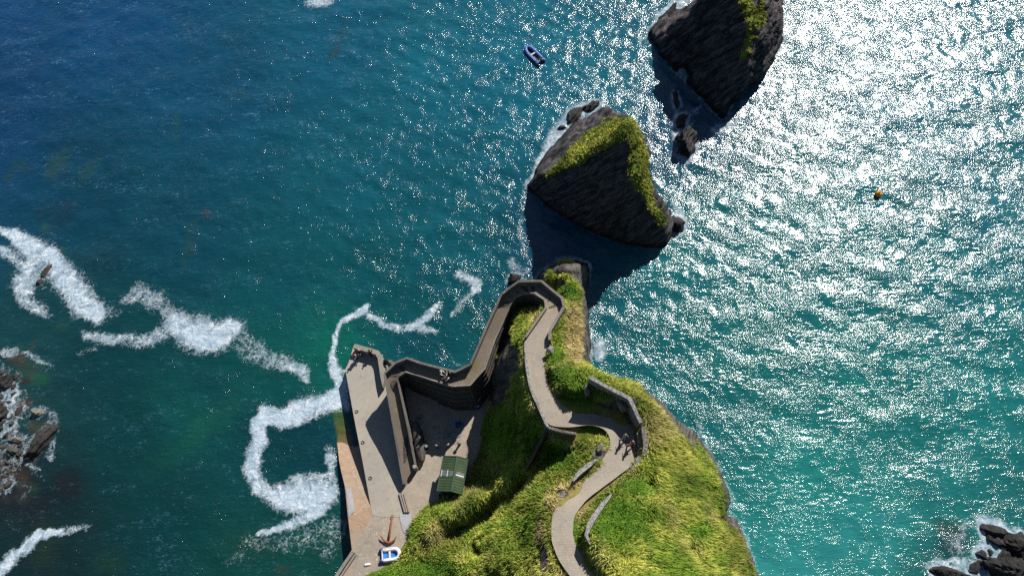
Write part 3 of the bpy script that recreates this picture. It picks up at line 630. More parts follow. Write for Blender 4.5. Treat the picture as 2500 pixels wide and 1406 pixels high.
rock(1651,243,S,0.5,1.9,0.7,-0.1,'thin upright sliver of dark rock in the shadow below the larger stack',0,seed=3)
rock(1402,285,S,2.0,0.9,1.0,0.7,'wet black rock in surf against the north-west side of the grassy-crested stack',0,seed=4)
rock(1372,313,S,0.7,0.5,0.5,0.4,'small black rock in the white surf beside the slanting slab',0,seed=5)
rock(1645,545,S,1.3,1.4,1.6,0.2,'rounded black knob of rock at the eastern foot of the grassy-crested stack',0,seed=6)
rock(1440,262,S,1.6,0.8,0.9,0.5,'black ledge at the northern corner of the grassy-crested stack',0,seed=14)
rock(1256,683,S,1.4,0.8,0.9,0.6,'black wet rock under the ramp hairpin at the water line',0,seed=15)
rock(97,1078,S,0.95,3.3,1.5,-0.5,'long brown ribbed rock standing diagonally in the shallows',0.05,seed=7)
rock(92,1008,S,0.85,0.75,0.9,0.5,'pale grey angular block at the top of the long brown rock',0.9,seed=8,sharp=0.4)
rock(40,1073,S,0.9,0.55,0.7,-0.1,'flat greenish block left of the long brown rock',0.75,seed=9,sharp=0.4)
rock(32,1099,S,0.8,0.6,0.6,-0.5,'small brown rock directly below the flat greenish block',0.35,seed=10)
rock(8,932,S,1.3,1.0,1.1,0.2,'topmost dark rock cut off by the left edge of the picture',0,seed=11)
rock(2,1012,S,1.1,1.3,1.0,0.2,'dark rock at the left edge in the thick of the lacy foam',0,seed=12)
rock(0,1042,S,0.7,0.8,0.7,0.2,'lowest small dark rock cut off by the left edge',0,seed=13)
rock(117,657,S,0.45,1.3,0.5,-0.3,'brown weedy rock poking through the upper left foam patch',0.15,seed=16)
rock(97,689,S,0.7,0.5,0.45,0.3,'small brown rock at the lower end of the weedy foam rock',0.1,seed=17)
rock(2428,1297,S,1.6,0.9,1.2,-0.7,'black rock at the top of the surf in the lower right corner',0,seed=18)
rock(2428,1318,S,1.5,0.7,0.8,-0.5,'reddish black rock washed by surf under the topmost corner rock',0.05,seed=19)
rock(2478,1334,S,1.2,1.9,1.4,0.55,'rounded black boulder at the right edge of the corner surf',0,seed=20)
rock(2478,1400,S,4.0,2.2,2.2,-0.4,'biggest dark rock, filling the lower right corner',0.0,seed=21)
rock(2335,1404,S,3.0,0.8,0.8,-0.3,'low black rock at the bottom edge left of the biggest corner rock',0,seed=22)
ORD = 'first second third fourth fifth sixth seventh eighth ninth tenth eleventh twelfth thirteenth fourteenth fifteenth sixteenth seventeenth eighteenth nineteenth twentieth twenty-first twenty-second twenty-third twenty-fourth twenty-fifth twenty-sixth'.split()
CORN = ['left of the gap between two big rocks', 'just under the rounded boulder', 'wedged against the biggest rock', 'touching the bottom edge', 'below the reddish washed rock', 'at the very right edge of the picture']
_rr = np.random.default_rng(21); spots = []
while len(spots) < 26:
    yy = _rr.uniform(905, 1195); xx = _rr.uniform(-6, 52)*(1.0 if yy < 1120 else 0.7)
    if all(math.hypot(xx-a, yy-b) > 15 for a, b in spots+[(40, 1073), (32, 1099), (8, 932), (2, 1012), (0, 1042), (97, 1078), (92, 1008)]): spots.append((xx, yy))
for k, (xx, yy) in enumerate(sorted(spots, key=lambda q: q[1])):
    rock(xx, yy, S-0.12, _rr.uniform(.35, .8), _rr.uniform(.3, .6), _rr.uniform(.25, .5), _rr.uniform(0, 3), 'small dark stone in the reef foam at the left edge, %s from the top' % ORD[k], _rr.uniform(0, .3), seed=60+k, group='small reef stones at the left edge')
for k, (xx, yy, a_, b_, h_) in enumerate([(2395,1352,.7,.5,.5),(2450,1352,.9,.6,.6),(2380,1385,1.0,.6,.6),(2300,1392,.8,.5,.4),(2415,1345,.5,.4,.4),(2492,1308,.6,.5,.5)]):
    rock(xx, yy, S-0.05, a_, b_, h_, 0.5*k, 'small black stone in the corner surf, %s' % CORN[k], 0, seed=90+k, group='small stones in the corner surf')

# ------------------------------------------------------------------ the sea
nx, ny = 900, 560
# dense where the camera looks, reaching a few metres past the frame
gx = np.linspace(-100, 100, nx); gy = np.linspace(-8, 118, ny); SX, SY = np.meshgrid(gx, gy)
SXf, SYf = SX, SY
hz = np.zeros(SX.shape)
wr = np.random.default_rng(3)
for k in range(46):
    lam = float(np.exp(wr.uniform(math.log(0.9), math.log(9.0)))); dr_ = wr.normal(math.radians(-100), math.radians(34)); kk = 2*math.pi/lam
    amp = 0.0072*lam**0.95
    if lam > 4: amp *= 0.7
    phs = wr.uniform(0, 6.28); warp = 1.1*fbm(SX*0.06+k, SY*0.06, None, 2)
    th = kk*(SX*math.cos(dr_)+SY*math.sin(dr_))+phs+warp*3
    hz += amp*(1-2*np.abs(np.sin(th/2))**1.3)*(0.6+1.6*np.clip(0.5+fbm(SX*0.05+3*k, SY*0.05, None, 2)*1.5, 0, 1))*0.62
spx, spy = Qv(np.stack([SX, SY, np.full(SX.shape, SEA)], -1))
calm = np.clip(0.62+0.38*smooth(1350, 600, spy), 0, 1)
calm = np.maximum(calm, 1.0*smooth(800, 100, spy)); 
calm = calm*(0.65+0.35*smooth(820, 1250, spx+0.35*(900-spy)))
hz *= calm*0.60
# body colour: depth and sea bed, albedo
CTRL = [(0,0,.010,.060,.125),(300,60,.011,.068,.130),(0,300,.009,.050,.095),(500,250,.011,.072,.118),(800,120,.013,.100,.145),(900,400,.013,.105,.125),(1150,600,.012,.105,.115),
 (1100,200,.016,.135,.165),(1300,150,.016,.150,.185),(1500,200,.018,.150,.18),(200,450,.010,.055,.075),(450,550,.010,.060,.078),(700,700,.011,.082,.088),(900,700,.011,.088,.090),(250,900,.009,.045,.045),
 (500,950,.010,.060,.055),(640,930,.011,.080,.060),(450,1020,.012,.080,.058),(300,1100,.009,.050,.044),(80,850,.020,.060,.055),(60,1000,.030,.055,.048),(60,1150,.020,.028,.026),(120,1250,.020,.026,.024),
 (80,1380,.018,.024,.022),(400,1300,.010,.048,.042),(600,1380,.014,.062,.044),(760,1380,.016,.070,.046),(700,1100,.009,.050,.052),(740,1060,.008,.040,.050),(830,860,.012,.135,.080),(800,930,.012,.120,.085),(1000,860,.009,.075,.085),
 (1150,830,.010,.085,.085),(1350,620,.010,.06,.10),(1700,650,.014,.170,.165),(1950,600,.014,.180,.175),(2300,700,.015,.180,.180),(2450,450,.016,.17,.19),(2200,200,.018,.17,.20),(1800,850,.012,.175,.155),(2100,950,.013,.200,.172),
 (2400,1000,.014,.205,.18),(1950,1150,.022,.270,.225),(2150,1280,.035,.300,.255),(2350,1200,.022,.22,.195),(1900,1380,.040,.310,.265),(2250,1390,.025,.16,.14),(2450,1250,.018,.17,.15),(1600,950,.012,.140,.135),(1700,1000,.014,.16,.15),
 (1480,750,.010,.12,.13),(1650,300,.010,.07,.12)]
num = np.zeros(SX.shape+(3,)); den = np.zeros(SX.shape)
wxp = spx+110*fbm(SX*0.05, SY*0.05, None, 3); wyp = spy+110*fbm(SX*0.05+30, SY*0.05, None, 3)
for (x, y, r_, g_, b_) in CTRL:
    ww = 1.0/(((wxp-x)**2+(wyp-y)**2)+60.0**2)**1.6; num += ww[..., None]*np.array([r_, g_, b_]); den += ww
body = num/den[..., None]
rgt = smooth(1200, 1900, spx)
body = body*np.stack([0.28+0.25*rgt, 0.70-0.06*rgt, 0.84+0.14*smooth(700, 200, spx+spy*0.6)-0.12*rgt], -1)
def patch(x, y, rx, ry, rot, col, k=1.0, rough=1.1):
    """weed, boulders and sand seen through the water"""
    global body
    c_, s_ = math.cos(rot), math.sin(rot); dx = spx-x; dy = spy-y
    d = np.hypot((dx*c_+dy*s_)/rx, (-dx*s_+dy*c_)/ry)+rough*fbm(SX*0.5+x, SY*0.5+y, None, 4)
    a = (smooth(1.35, 0.15, d)*k*(0.9 if (x < 260 and y > 850) or x > 2200 else 0.62))[..., None]; col = np.array(col)*[0.6, 0.62, 0.75]; body = body*(1-a)+np.array(col)*a
_pr = np.random.default_rng(5)
for k in range(46):
    yy = _pr.uniform(840, 1240); xx = abs(_pr.normal(0, 42)); cl_ = [(.09,.06,.03),(.05,.08,.035),(.03,.09,.05),(.03,.03,.03),(.10,.10,.07)][k % 5]
    patch(xx, yy, _pr.uniform(8, 24), _pr.uniform(7, 18), _pr.uniform(0, 3), cl_, 0.8)
for a in [(140,400,22,60,0.55,(.035,.085,.045),.8),(215,415,16,55,0.75,(.025,.085,.05),.6),(50,405,22,14,0,(.022,.10,.05),.8),(20,430,20,20,0,(.03,.08,.05),.6),(430,305,16,38,0.1,(.025,.10,.075),.7),(460,600,18,55,0.2,(.03,.085,.045),.6),
          (505,522,16,14,0.4,(.05,.05,.035),.9),(830,95,18,55,0.45,(.03,.07,.06),.6),(820,130,20,10,-0.6,(.04,.06,.035),.7),(590,228,22,14,0.3,(.03,.09,.07),.6),(145,795,18,15,0,(.030,.10,.045),.7),(108,555,16,14,0,(.022,.10,.06),.7),
          (150,610,12,14,0,(.035,.09,.035),.7),(45,880,28,22,0,(.07,.075,.04),.8),(75,905,30,28,0,(.045,.085,.045),.8),(100,925,34,18,-0.2,(.02,.11,.05),.7),(65,985,24,14,0,(.10,.055,.02),.9),(60,930,20,10,0,(.05,.03,.025),.8),(90,1040,22,20,0,(.06,.07,.03),.7),
          (50,1150,40,30,0,(.05,.03,.02),.8),(20,1160,26,24,0,(.08,.055,.03),.8),(160,1180,50,40,0,(.020,.018,.018),.8),(60,1230,90,60,0,(.018,.018,.018),.7),(150,520,60,30,0,(.010,.030,.04),.7),(250,640,60,60,0,(.010,.035,.05),.5),
          (480,1060,30,90,0.8,(.014,.13,.065),.7),(560,1000,30,70,0.6,(.012,.10,.055),.6),(380,1130,40,60,0.8,(.012,.080,.045),.5),(100,1330,50,60,0.5,(.03,.055,.02),.5),(270,1380,40,30,0,(.018,.060,.022),.7),(690,1390,20,14,0,(.06,.055,.03),.7),
          (620,1330,70,40,0,(.020,.06,.025),.5),(2170,1330,10,120,-0.10,(.06,.36,.30),.45),(2060,1050,10,60,-0.4,(.05,.30,.26),.4),(2330,1320,50,60,0.6,(.018,.05,.06),.8),(2310,1290,60,26,0.3,(.04,.09,.05),.6),(2000,1340,240,90,-0.2,(.045,.34,.285),.5)]:
    patch(*a)
# the drowned foot of the slipway
slipw = smooth(2, -2, seg_dist(spx, spy, [(826,1008),(838,1050),(848,1110)])[0]-np.interp(spy, [1005, 1060, 1110], [13, 17, 20])+3*fbm(SX, SY, None, 2))
cs = np.stack([np.interp(spy, [1005, 1050, 1090], [v0, v1, v2]) for v0, v1, v2 in ((.05, .12, .24), (.12, .14, .17), (.04, .035, .08))], -1)
body = body*(1-slipw[..., None]*0.9)+0.75*cs*slipw[..., None]*0.9
# foam
foam = np.zeros(SX.shape)
fx_ = spx+34*fbm(SX*0.32, SY*0.32, None, 5)+12*fbm(SX*1.6, SY*1.6, None, 2); fy_ = spy+34*fbm(SX*0.32+50, SY*0.32, None, 5)+12*fbm(SX*1.6+9, SY*1.6, None, 2)
FOAM = [
 ([(5,560),(35,570),(65,600),(100,630),(80,665),(55,695)], [8,20,30,42,42,30], 1.0), ([(0,610),(30,625),(55,650)], [10,16,14], .8), ([(120,620),(150,670),(185,705),(205,745),(235,770)], [20,34,36,38,22], 1.05),
 ([(45,720),(75,745),(115,765)], [14,20,12], .85), ([(250,765),(290,760)], [22,16], .6), ([(300,735),(345,715),(395,740),(420,770)], [14,24,26,24], .68), ([(430,790),(470,815),(530,825),(565,800)], [34,44,36,22], 1.12),
 ([(575,810),(610,845),(650,880)], [30,30,24], .66), ([(660,880),(700,890),(735,905),(750,930)], [20,24,20,8], .8), ([(205,818),(250,825),(290,835)], [12,16,12], .85), ([(300,835),(350,835),(400,815)], [14,18,20], .7), ([(190,860),(235,850)], [10,8], .6),
 ([(836,950),(826,975),(790,985),(735,1000),(690,1020),(650,1015),(632,1040),(640,1075)], [16,28,25,27,22,20,18,18], 1.2), ([(640,1070),(622,1110),(612,1150),(635,1190),(670,1205)], [18,20,20,20,20], 1.0),
 ([(670,1205),(720,1200),(780,1190),(812,1170)], [24,26,26,14], .88), ([(690,1215),(760,1215),(805,1205)], [28,40,26], 1.0), ([(720,1175),(800,1165)], [16,14], .8), ([(790,1240),(740,1265),(690,1280),(630,1297)], [20,18,11,5], 1.05),
 ([(832,945),(822,905),(812,865),(818,825),(832,790),(858,772),(885,762),(895,745)], [16,14,9,8,8,9,12,6], .95), ([(900,775),(940,795),(985,800),(1020,790),(1045,768),(1068,745)], [10,8,13,13,15,8], .95), ([(1030,800),(1058,812)], [14,8], .8),
 ([(1112,676),(1145,685),(1165,690)], [10,16,14], .98), ([(1165,695),(1150,720)], [14,8], 1.0), ([(1140,725),(1115,750),(1100,775)], [9,9,6], .66), ([(1465,835),(1465,865)], [13,15], .92),
 ([(0,1400),(30,1365),(65,1335),(95,1308),(150,1302)], [16,14,13,11,7], 1.0), ([(150,1302),(215,1285)], [10,8], .66), ([(600,1320),(700,1320),(820,1300)], [24,38,42], .48), ([(560,1370),(640,1300)], [14,14], .42), ([(800,1350),(820,1280)], [20,24], .5),
 ([(10,860),(35,855)], [12,14], .75), ([(60,855),(95,880),(125,890)], [8,8,6], .68), ([(20,950),(25,1000),(15,1050),(30,1090)], [26,34,30,22], .62), ([(30,925),(45,960)], [14,10], .7), ([(108,1005),(128,1012),(130,1060),(122,1110)], [9,12,8,12], .70), ([(58,1080),(60,1130),(95,1145)], [10,10,6], .66),
 ([(0,1120),(40,1140)], [18,14], .52), ([(40,1160),(75,1190),(60,1230)], [12,12,8], .36), ([(50,960),(75,985),(60,1040)], [16,16,12], .42), ([(0,890),(30,905)], [14,12], .45), ([(80,1150),(110,1170)], [8,6], .4), ([(0,1240),(50,1290)], [16,10], .3), ([(30,850),(110,900),(200,930)], [14,12,10], .3), ([(806,1118),(812,1150),(818,1190)], [14,9,6], .85), ([(800,1095),(815,1105)], [8,8], .6), ([(865,1097),(880,1100)], [10,6], .95), ([(1430,255),(1395,285),(1355,330),(1335,365),(1305,425),(1278,455)], [10,18,18,10,8,8], .74),
 ([(1272,470),(1270,560),(1282,620)], [8,6,8], .45), ([(1245,640),(1265,665),(1285,655)], [14,22,8], .66), ([(1155,905),(1190,860),(1170,915)], [12,8,8], .55), ([(765,0),(800,6)], [22,16], .85), ([(1600,60),(1575,95)], [10,12], .6),
 ([(1656,272),(1670,280),(1700,270),(1715,260)], [8,6,6,4], .70), ([(1655,330),(1662,322)], [10,8], .9), ([(1680,310),(1695,300)], [6,5], .66), ([(1740,320),(1765,310),(1790,300)], [10,14,10], .78), ([(1652,370),(1680,392),(1705,360)], [8,9,10], .66), ([(1800,330),(1900,350)], [12,20], .3),
 ([(1640,500),(1665,530),(1655,570)], [6,8,5], .66), ([(2400,1275),(2440,1280),(2470,1305)], [14,18,12], .85), ([(2410,1300),(2420,1335),(2450,1345)], [16,14,14], .92), ([(2385,1350),(2395,1380)], [12,12], .8), ([(2290,1385),(2340,1370),(2375,1395)], [12,14,12], .8), ([(2360,1290),(2330,1330),(2350,1370)], [18,20,18], .5),
 ([(2240,380),(2330,410)], [30,50], .26), ([(1700,1025),(1760,1150),(1790,1220),(1850,1380)], [5,5,4,4], .55), ([(1440,700),(1440,800),(1440,900)], [4,4,4], .5), ([(450,80),(560,95)], [30,30], .24), ([(420,200),(560,200),(560,330)], [40,40,40], .20), ([(1100,880),(1140,905)], [5,6], .5), ([(1900,60),(1905,120)], [6,6], .6),
 ([(845,915),(850,1000)], [6, 10], .9)]
for pts_, wd_, k_ in FOAM:
    d, t = seg_dist(fx_, fy_, pts_); ww = np.interp(t, np.arange(len(wd_)), wd_)
    foam = np.maximum(foam, k_*smooth(1.85, 0.25, d/ww)*(0.95+0.95*fbm(SX*0.33, SY*0.33, None, 4)))
wash = np.zeros(SX.shape)
for ob_ in [o_ for o_ in bpy.data.objects if o_.type == 'MESH' and (o_.name.startswith(('hill', 'sea_stack', 'rock')))]:
    nv_ = len(ob_.data.vertices); co_ = np.empty(nv_*3, np.float32); ob_.data.vertices.foreach_get('co', co_); co_ = co_.reshape(-1, 3)
    co_ = co_[np.abs(co_[:, 2]-SEA) < 0.35]
    ix = np.clip(np.round((co_[:, 0]-gx[0])/(gx[1]-gx[0])).astype(int), 0, nx-1); iy = np.clip(np.round((co_[:, 1]-gy[0])/(gy[1]-gy[0])).astype(int), 0, ny-1)
    wash[iy, ix] = 1.0
w1 = blur(wash, 6); w2 = blur(wash, 26); shore = np.clip(w1*3.0, 0, 1)*0.62+np.clip(w2*3.2, 0, 1)*0.42
foam = np.maximum(foam, shore*(1-0.35*smooth(260, 160, spx))*(0.70+1.0*fbm(SX*0.35, SY*0.35, None, 4)))
foam = np.minimum(foam, 1.1)
hz = hz*(1-0.5*np.clip(foam, 0, 1))+0.05*np.clip(foam, 0, 1)
V = np.stack([SX, SY, SEA+hz], -1).reshape(-1, 3)
idx = np.arange(nx*ny).reshape(ny, nx); F = np.stack([idx[:-1, :-1], idx[:-1, 1:], idx[1:, 1:], idx[1:, :-1]], -1).reshape(-1, 4)
sea = grid_mesh('sea', V, F, M_sea); tag(sea, kind='structure'); attr(sea, 'foam', foam); attr(sea, 'sky_fleck', np.clip(0.30*smooth(1500, 700, spx)+0.35*smooth(700, 200, spy)*smooth(1500, 900, spx), 0.05, 0.62)); cattr(sea, 'body', body.reshape(-1, 3))
mb = MB(); R_ = 2500.0
for (x0, x1, y0, y1) in ((-R_, -100, -R_, R_), (100, R_, -R_, R_), (-100, 100, -R_, -8), (-100, 100, 118, R_)):
    mb.add([(x0, y0, SEA), (x1, y0, SEA), (x1, y1, SEA), (x0, y1, SEA)], [(0, 1, 2, 3)])
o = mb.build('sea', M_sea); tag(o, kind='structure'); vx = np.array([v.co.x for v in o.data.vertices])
tt = smooth(-60, 60, vx)[:, None]; cattr(o, 'body', (1-tt)*np.array([0.004, 0.040, 0.085])+tt*np.array([0.010, 0.155, 0.150])); attr(o, 'foam', 0*vx); attr(o, 'sky_fleck', 0*vx+0.2)
o = MB().add([(-R_, -R_, -30), (R_, -R_, -30), (R_, R_, -30), (-R_, R_, -30)], [(0, 1, 2, 3)]).build('ground', M_deep); tag(o, kind='structure')

# ------------------------------------------------------------------ path surface and the masonry below it
def resample(arr, n):
    t = np.linspace(0, len(arr)-1, n); return np.stack([np.interp(t, np.arange(len(arr)), arr[:, k]) for k in range(arr.shape[1])], 1)
NS = (len(ST)-1)*4+1
Lr, Rr = resample(Lw, NS), resample(Rw, NS)
# round off the corners of the walked surface a little on the upper, unwalled stretch
for _ in range(3):
    k0 = 25*4
    for A in (Lr, Rr): A[k0+1:-1] = (A[k0:-2]+2*A[k0+1:-1]+A[k0+2:])/4
nc_ = 7; vs = []; uvs = []; run = 0.0; low = []
for i in range(NS):
    if i: run += float(np.linalg.norm(((Lr[i]+Rr[i])-(Lr[i-1]+Rr[i-1]))[:2]))/2
    for k in range(nc_):
        t = k/(nc_-1); p = Lr[i]*(1-t)+Rr[i]*t
        if i >= 25*4 and k in (0, nc_-1):
            d = (Lr[i]-Rr[i]); d /= np.linalg.norm(d); p = p+d*(0.16*float(fbm(np.array(run*0.9), np.array(k*3.0), None, 3)))*(1 if k == 0 else 1)
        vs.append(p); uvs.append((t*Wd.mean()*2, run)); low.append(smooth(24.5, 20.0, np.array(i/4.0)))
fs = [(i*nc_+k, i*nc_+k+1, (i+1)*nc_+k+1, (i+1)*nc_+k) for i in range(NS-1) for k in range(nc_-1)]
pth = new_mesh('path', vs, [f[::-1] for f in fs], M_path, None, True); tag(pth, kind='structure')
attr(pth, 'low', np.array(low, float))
ul = pth.data.uv_layers.new(name='UVMap')
for lp in pth.data.loops: ul.data[lp.index].uv = uvs[lp.vertex_index]

def offs(poly, o):
    """shift a polyline sideways by o metres (mitred)"""
    r = []
    for i, p in enumerate(poly):
        a = poly[max(0, i-1)]; b = poly[min(len(poly)-1, i+1)]
        d1 = np.array(p[:2])-np.array(a[:2]); d2 = np.array(b[:2])-np.array(p[:2])
        n1 = np.array([-d1[1], d1[0]]); n2 = np.array([-d2[1], d2[0]])
        n1 = n1/(np.linalg.norm(n1)+1e-9) if np.linalg.norm(n1) > 1e-6 else n2/(np.linalg.norm(n2)+1e-9)
        n2 = n2/(np.linalg.norm(n2)+1e-9) if np.linalg.norm(n2) > 1e-6 else n1
        m_ = n1+n2; m_ /= np.linalg.norm(m_)+1e-9; k = o/max(0.5, m_.dot(n1))
        r.append(np.array([p[0]+m_[0]*k, p[1]+m_[1]*k, p[2]]))
    return r
def densify(poly, step=0.6):
    r = []
    for i in range(len(poly)-1):
        n = max(1, int(np.linalg.norm(np.array(poly[i+1])-np.array(poly[i]))/step))
        for k in range(n): r.append(np.array(poly[i])*(1-k/n)+np.array(poly[i+1])*k/n)
    r.append(np.array(poly[-1])); return r
def wall(name, poly, thick, depth, mat, label=None, cat='wall', cap=None, jit=0.012, parent=None, kind=None, group=None, tap=0.0):
    """poly: world points of the top centre line; depth: height of the wall or list; cap: (material, height, overhang)"""
    if not hasattr(depth, '__len__'): depth = [depth]*len(poly)
    poly4 = [np.append(p, d) for p, d in zip(poly, depth)]; poly4 = densify(poly4)
    cl = [p[:3] for p in poly4]; th = [thick*(1.0 if not tap else max(0.25, 1-tap*abs(2*i/(len(cl)-1)-1)**2)) for i in range(len(cl))]
    a = [offs(cl, t/2)[i] for i, t in enumerate(th)] if tap else offs(cl, thick/2); b = [offs(cl, -t/2)[i] for i, t in enumerate(th)] if tap else offs(cl, -thick/2)
    ch = cap[1] if cap else 0.0
    def ring(A, B, top, bot, j):
        vs = []; n = len(A)
        for i in range(n):
            q = lambda: random.uniform(-j, j)
            vs += [(A[i][0]+q(), A[i][1]+q(), A[i][2]+top+q()), (B[i][0]+q(), B[i][1]+q(), B[i][2]+top+q()),
                   (B[i][0]+q(), B[i][1]+q(), bot[i]), (A[i][0]+q(), A[i][1]+q(), bot[i])]
        fs = [(3, 2, 1, 0), tuple(4*(n-1)+k for k in (0, 1, 2, 3))]
        for i in range(n-1):
            for k in range(4): k2 = (k+1) % 4; fs.append((4*i+k, 4*i+k2, 4*i+4+k2, 4*i+4+k))
        return vs, fs
    bot = [p[2]-p[3] for p in poly4]
    v, f = ring(a, b, -ch, bot, jit); ob = new_mesh(name, v, f, mat, parent)
    if label: tag(ob, label, cat, group, kind)
    if cap:
        o_ = cap[2]; a2 = offs(cl, thick/2+o_); b2 = offs(cl, -thick/2-o_)
        v, f = ring(a2, b2, 0.0, [p[2]-ch+0.002 for p in poly4], jit*0.6); new_mesh('coping', v, f, cap[0], ob)
    return ob

# ramp masonry: carries stations 0..22, stepped courses on the landward side
BASE = 0.2
i1 = 22; A = Lw[:i1+1]; B = Rw[:i1+1]
vs = []; fs = []; n = i1+1
prof_in = []                                   # landward profile: (drop, outward)
for k in range(7): prof_in += [(k*1.05+(0.06 if k else 0), k*0.22+ (0.0)), ((k+1)*1.05, k*0.22)]
Bo = {}
for o_ in sorted({round(q[1], 3) for q in prof_in}): Bo[o_] = offs(list(B), 0) if o_ == 0 else None
def outward(i, o_):
    d = B[i]-A[i]; d[2] = 0
    a = B[max(0, i-1)]; b = B[min(n-1, i+1)]; t = (b-a); nn = np.array([t[1], -t[0], 0.0]); nn /= np.linalg.norm(nn)+1e-9
    if nn.dot(d) < 0: nn = -nn
    if i in (4,): nn = d/np.linalg.norm(d)
    return B[i]+nn*o_
W_ = len(prof_in)+3
for i in range(n):
    ztop = A[i][2]-0.03; k_in = (0.9 if i < 11 else 0.45) if 6 <= i <= 15 else (0.15 if i < 6 else 0.2)
    vs.append((A[i][0], A[i][1], BASE)); vs.append((A[i][0], A[i][1], ztop))
    for dz, ou in prof_in:
        p = outward(i, ou*k_in); vs.append((p[0], p[1], max(BASE+0.01, ztop-dz)))
    vs.append((vs[-1][0], vs[-1][1], BASE))
for i in range(n-1):
    for k in range(W_-1): fs.append((i*W_+k, (i+1)*W_+k, (i+1)*W_+k+1, i*W_+k+1))
fs.append(tuple(range(W_))); fs.append(tuple((n-1)*W_+k for k in range(W_))[::-1])
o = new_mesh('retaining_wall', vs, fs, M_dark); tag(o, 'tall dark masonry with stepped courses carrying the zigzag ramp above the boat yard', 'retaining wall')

def stn(i, side, dz): p = (Lw if side == 'L' else Rw)[i].copy(); p[2] += dz; return p
cp = (M_cap2, 0.10, 0.02)
wall('parapet_wall', [stn(i, 'L', PARA) for i in range(0, 5)], 0.20, 1.1, M_stone, 'straight low wall between the pier deck and the bottom flight of the ramp', 'wall', cap=cp)
wall('parapet_wall', [stn(i, 'L', PARA)+np.array([0.001, 0.15 if i == 4 else 0, 0.01]) for i in range(4, 12)], 0.21, 1.12, M_stone, 'bent seaward parapet of the middle flight, where people stand', 'wall', cap=cp)
wall('parapet_wall', [stn(i, 'L', PARA+0.02) for i in range(11, 16)], 0.20, 1.13, M_stone, 'long seaward parapet of the straight sloping flight below the hairpin', 'wall', cap=cp)
wall('parapet_wall', [stn(i, 'L', PARA+0.035) for i in range(15, 23)], 0.22, 1.15, M_stone, 'faceted parapet curving round the hairpin at the top of the ramp', 'wall', cap=cp)
wall('parapet_wall', [stn(i, 'L', PARA-0.02) for i in (22, 23, 24, 25)], 0.26, [2.2, 2.0, 1.6, 1.3], M_stone, 'short seaward wall running down from the hairpin beside dry grass', 'wall', cap=cp)
wall('parapet_wall', [stn(i, 'R', PARA-0.2) for i in (21, 22, 23, 24)], 0.18, [1.6, 1.9, 1.9, 1.6], M_stone, 'straight inner wall of the upper path facing the grassy gap inside the hairpin', 'wall', cap=cp)
wall('parapet_wall', [stn(i, 'R', PARA-0.2) for i in (1, 2, 3)]+[np.append(stn(4, 'R', 0)[:2]+[0.0, -0.1], 7.2)], 0.13, 4.4, M_stone, 'thin inner wall of the bottom ramp flight beside the upturned boat', 'wall', cap=cp)
c = stn(1, 'R', 0.9); o = MB().lathe((c[0]-0.02, c[1]-0.3, 2.9), [(0.24, 0), (0.24, 1.40), (0.20, 1.48), (0.0, 1.5)], 14).build('gate_pillar', M_cap); tag(o, 'round topped concrete pillar ending the thin inner ramp wall', 'pillar')
# inner kerb of the ramp's open edge
o = wall('kerb_wall', [stn(i, 'R', 0.06) for i in range(5, 21)], 0.12, 0.3, M_cap, 'low stone kerb along the open landward edge of the ramp', 'kerb', jit=0.02)
o = wall('kerb_wall', [P(x, y, z) for x, y, z in [(1281,824,14.9),(1283,852,15.2),(1285,889,15.7),(1295,945,16.3),(1304,968,16.5),(1312,984,16.7),(1324,1012,17.1),(1337,1041,17.5)]], 0.26, 1.3, M_lich, 'low lichened stone edging on the drop side of the upper path', 'kerb', jit=0.035)
# walls higher up
wall('retaining_wall', [P(1439.8,920,20.4), P(1490,948,20.4), P(1537,971.7,20.4), P(1552,1003,20.4), P(1565,1031,20.3)], 0.34, [1.6, 1.9, 2.2, 2.4, 2.4], M_lich, 'lichen-topped retaining wall above the shaded bend of the path', 'wall', jit=0.03)
wall('retaining_wall', [P(1571,1040,20.0), P(1574,1060,20.0), P(1577,1085,20.0), P(1573,1113,20.0)], 0.42, 1.9, M_stone, 'straight wall backing the sunken seating bay beside the two walkers', 'wall', jit=0.02)
wall('retaining_wall', [P(1566,1116,19.9), P(1557,1135,19.8), P(1545,1155,19.7)], 0.62, 1.4, M_lich, 'short thick wall tapering into grass at the lower end of the seating bay', 'wall', jit=0.03)
wall('parapet_wall', [P(1338,1042,17.8), P(1374,1053,17.9), P(1407,1058,18.0)], 0.22, [3.0, 3.2, 2.2], M_stone, 'short concrete parapet at the sharp inner corner of the path above the green hollow', 'wall', jit=0.02)
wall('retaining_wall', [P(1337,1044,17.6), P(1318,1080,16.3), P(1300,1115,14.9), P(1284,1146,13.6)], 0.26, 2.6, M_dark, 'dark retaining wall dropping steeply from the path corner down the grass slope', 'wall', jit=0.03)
wall('garden_wall', [P(1399,1173,21.1), P(1410,1158,20.9), P(1422,1146,20.7), P(1438,1133,20.5), P(1455,1122,20.2)], 0.42, 1.9, M_lich, 'short curved stone wall on the uphill inside of the path bend', 'wall', jit=0.03, tap=0.6)
wall('garden_wall', [P(1494,1204,22.3), P(1471,1232,22.7), P(1453,1257,23.0), P(1439,1281,23.4), P(1432,1305,23.7), P(1441,1329,24.0)], 0.40, 2.0, M_lich, 'long curved stone wall round the bright green knoll', 'wall', jit=0.03, tap=0.75)
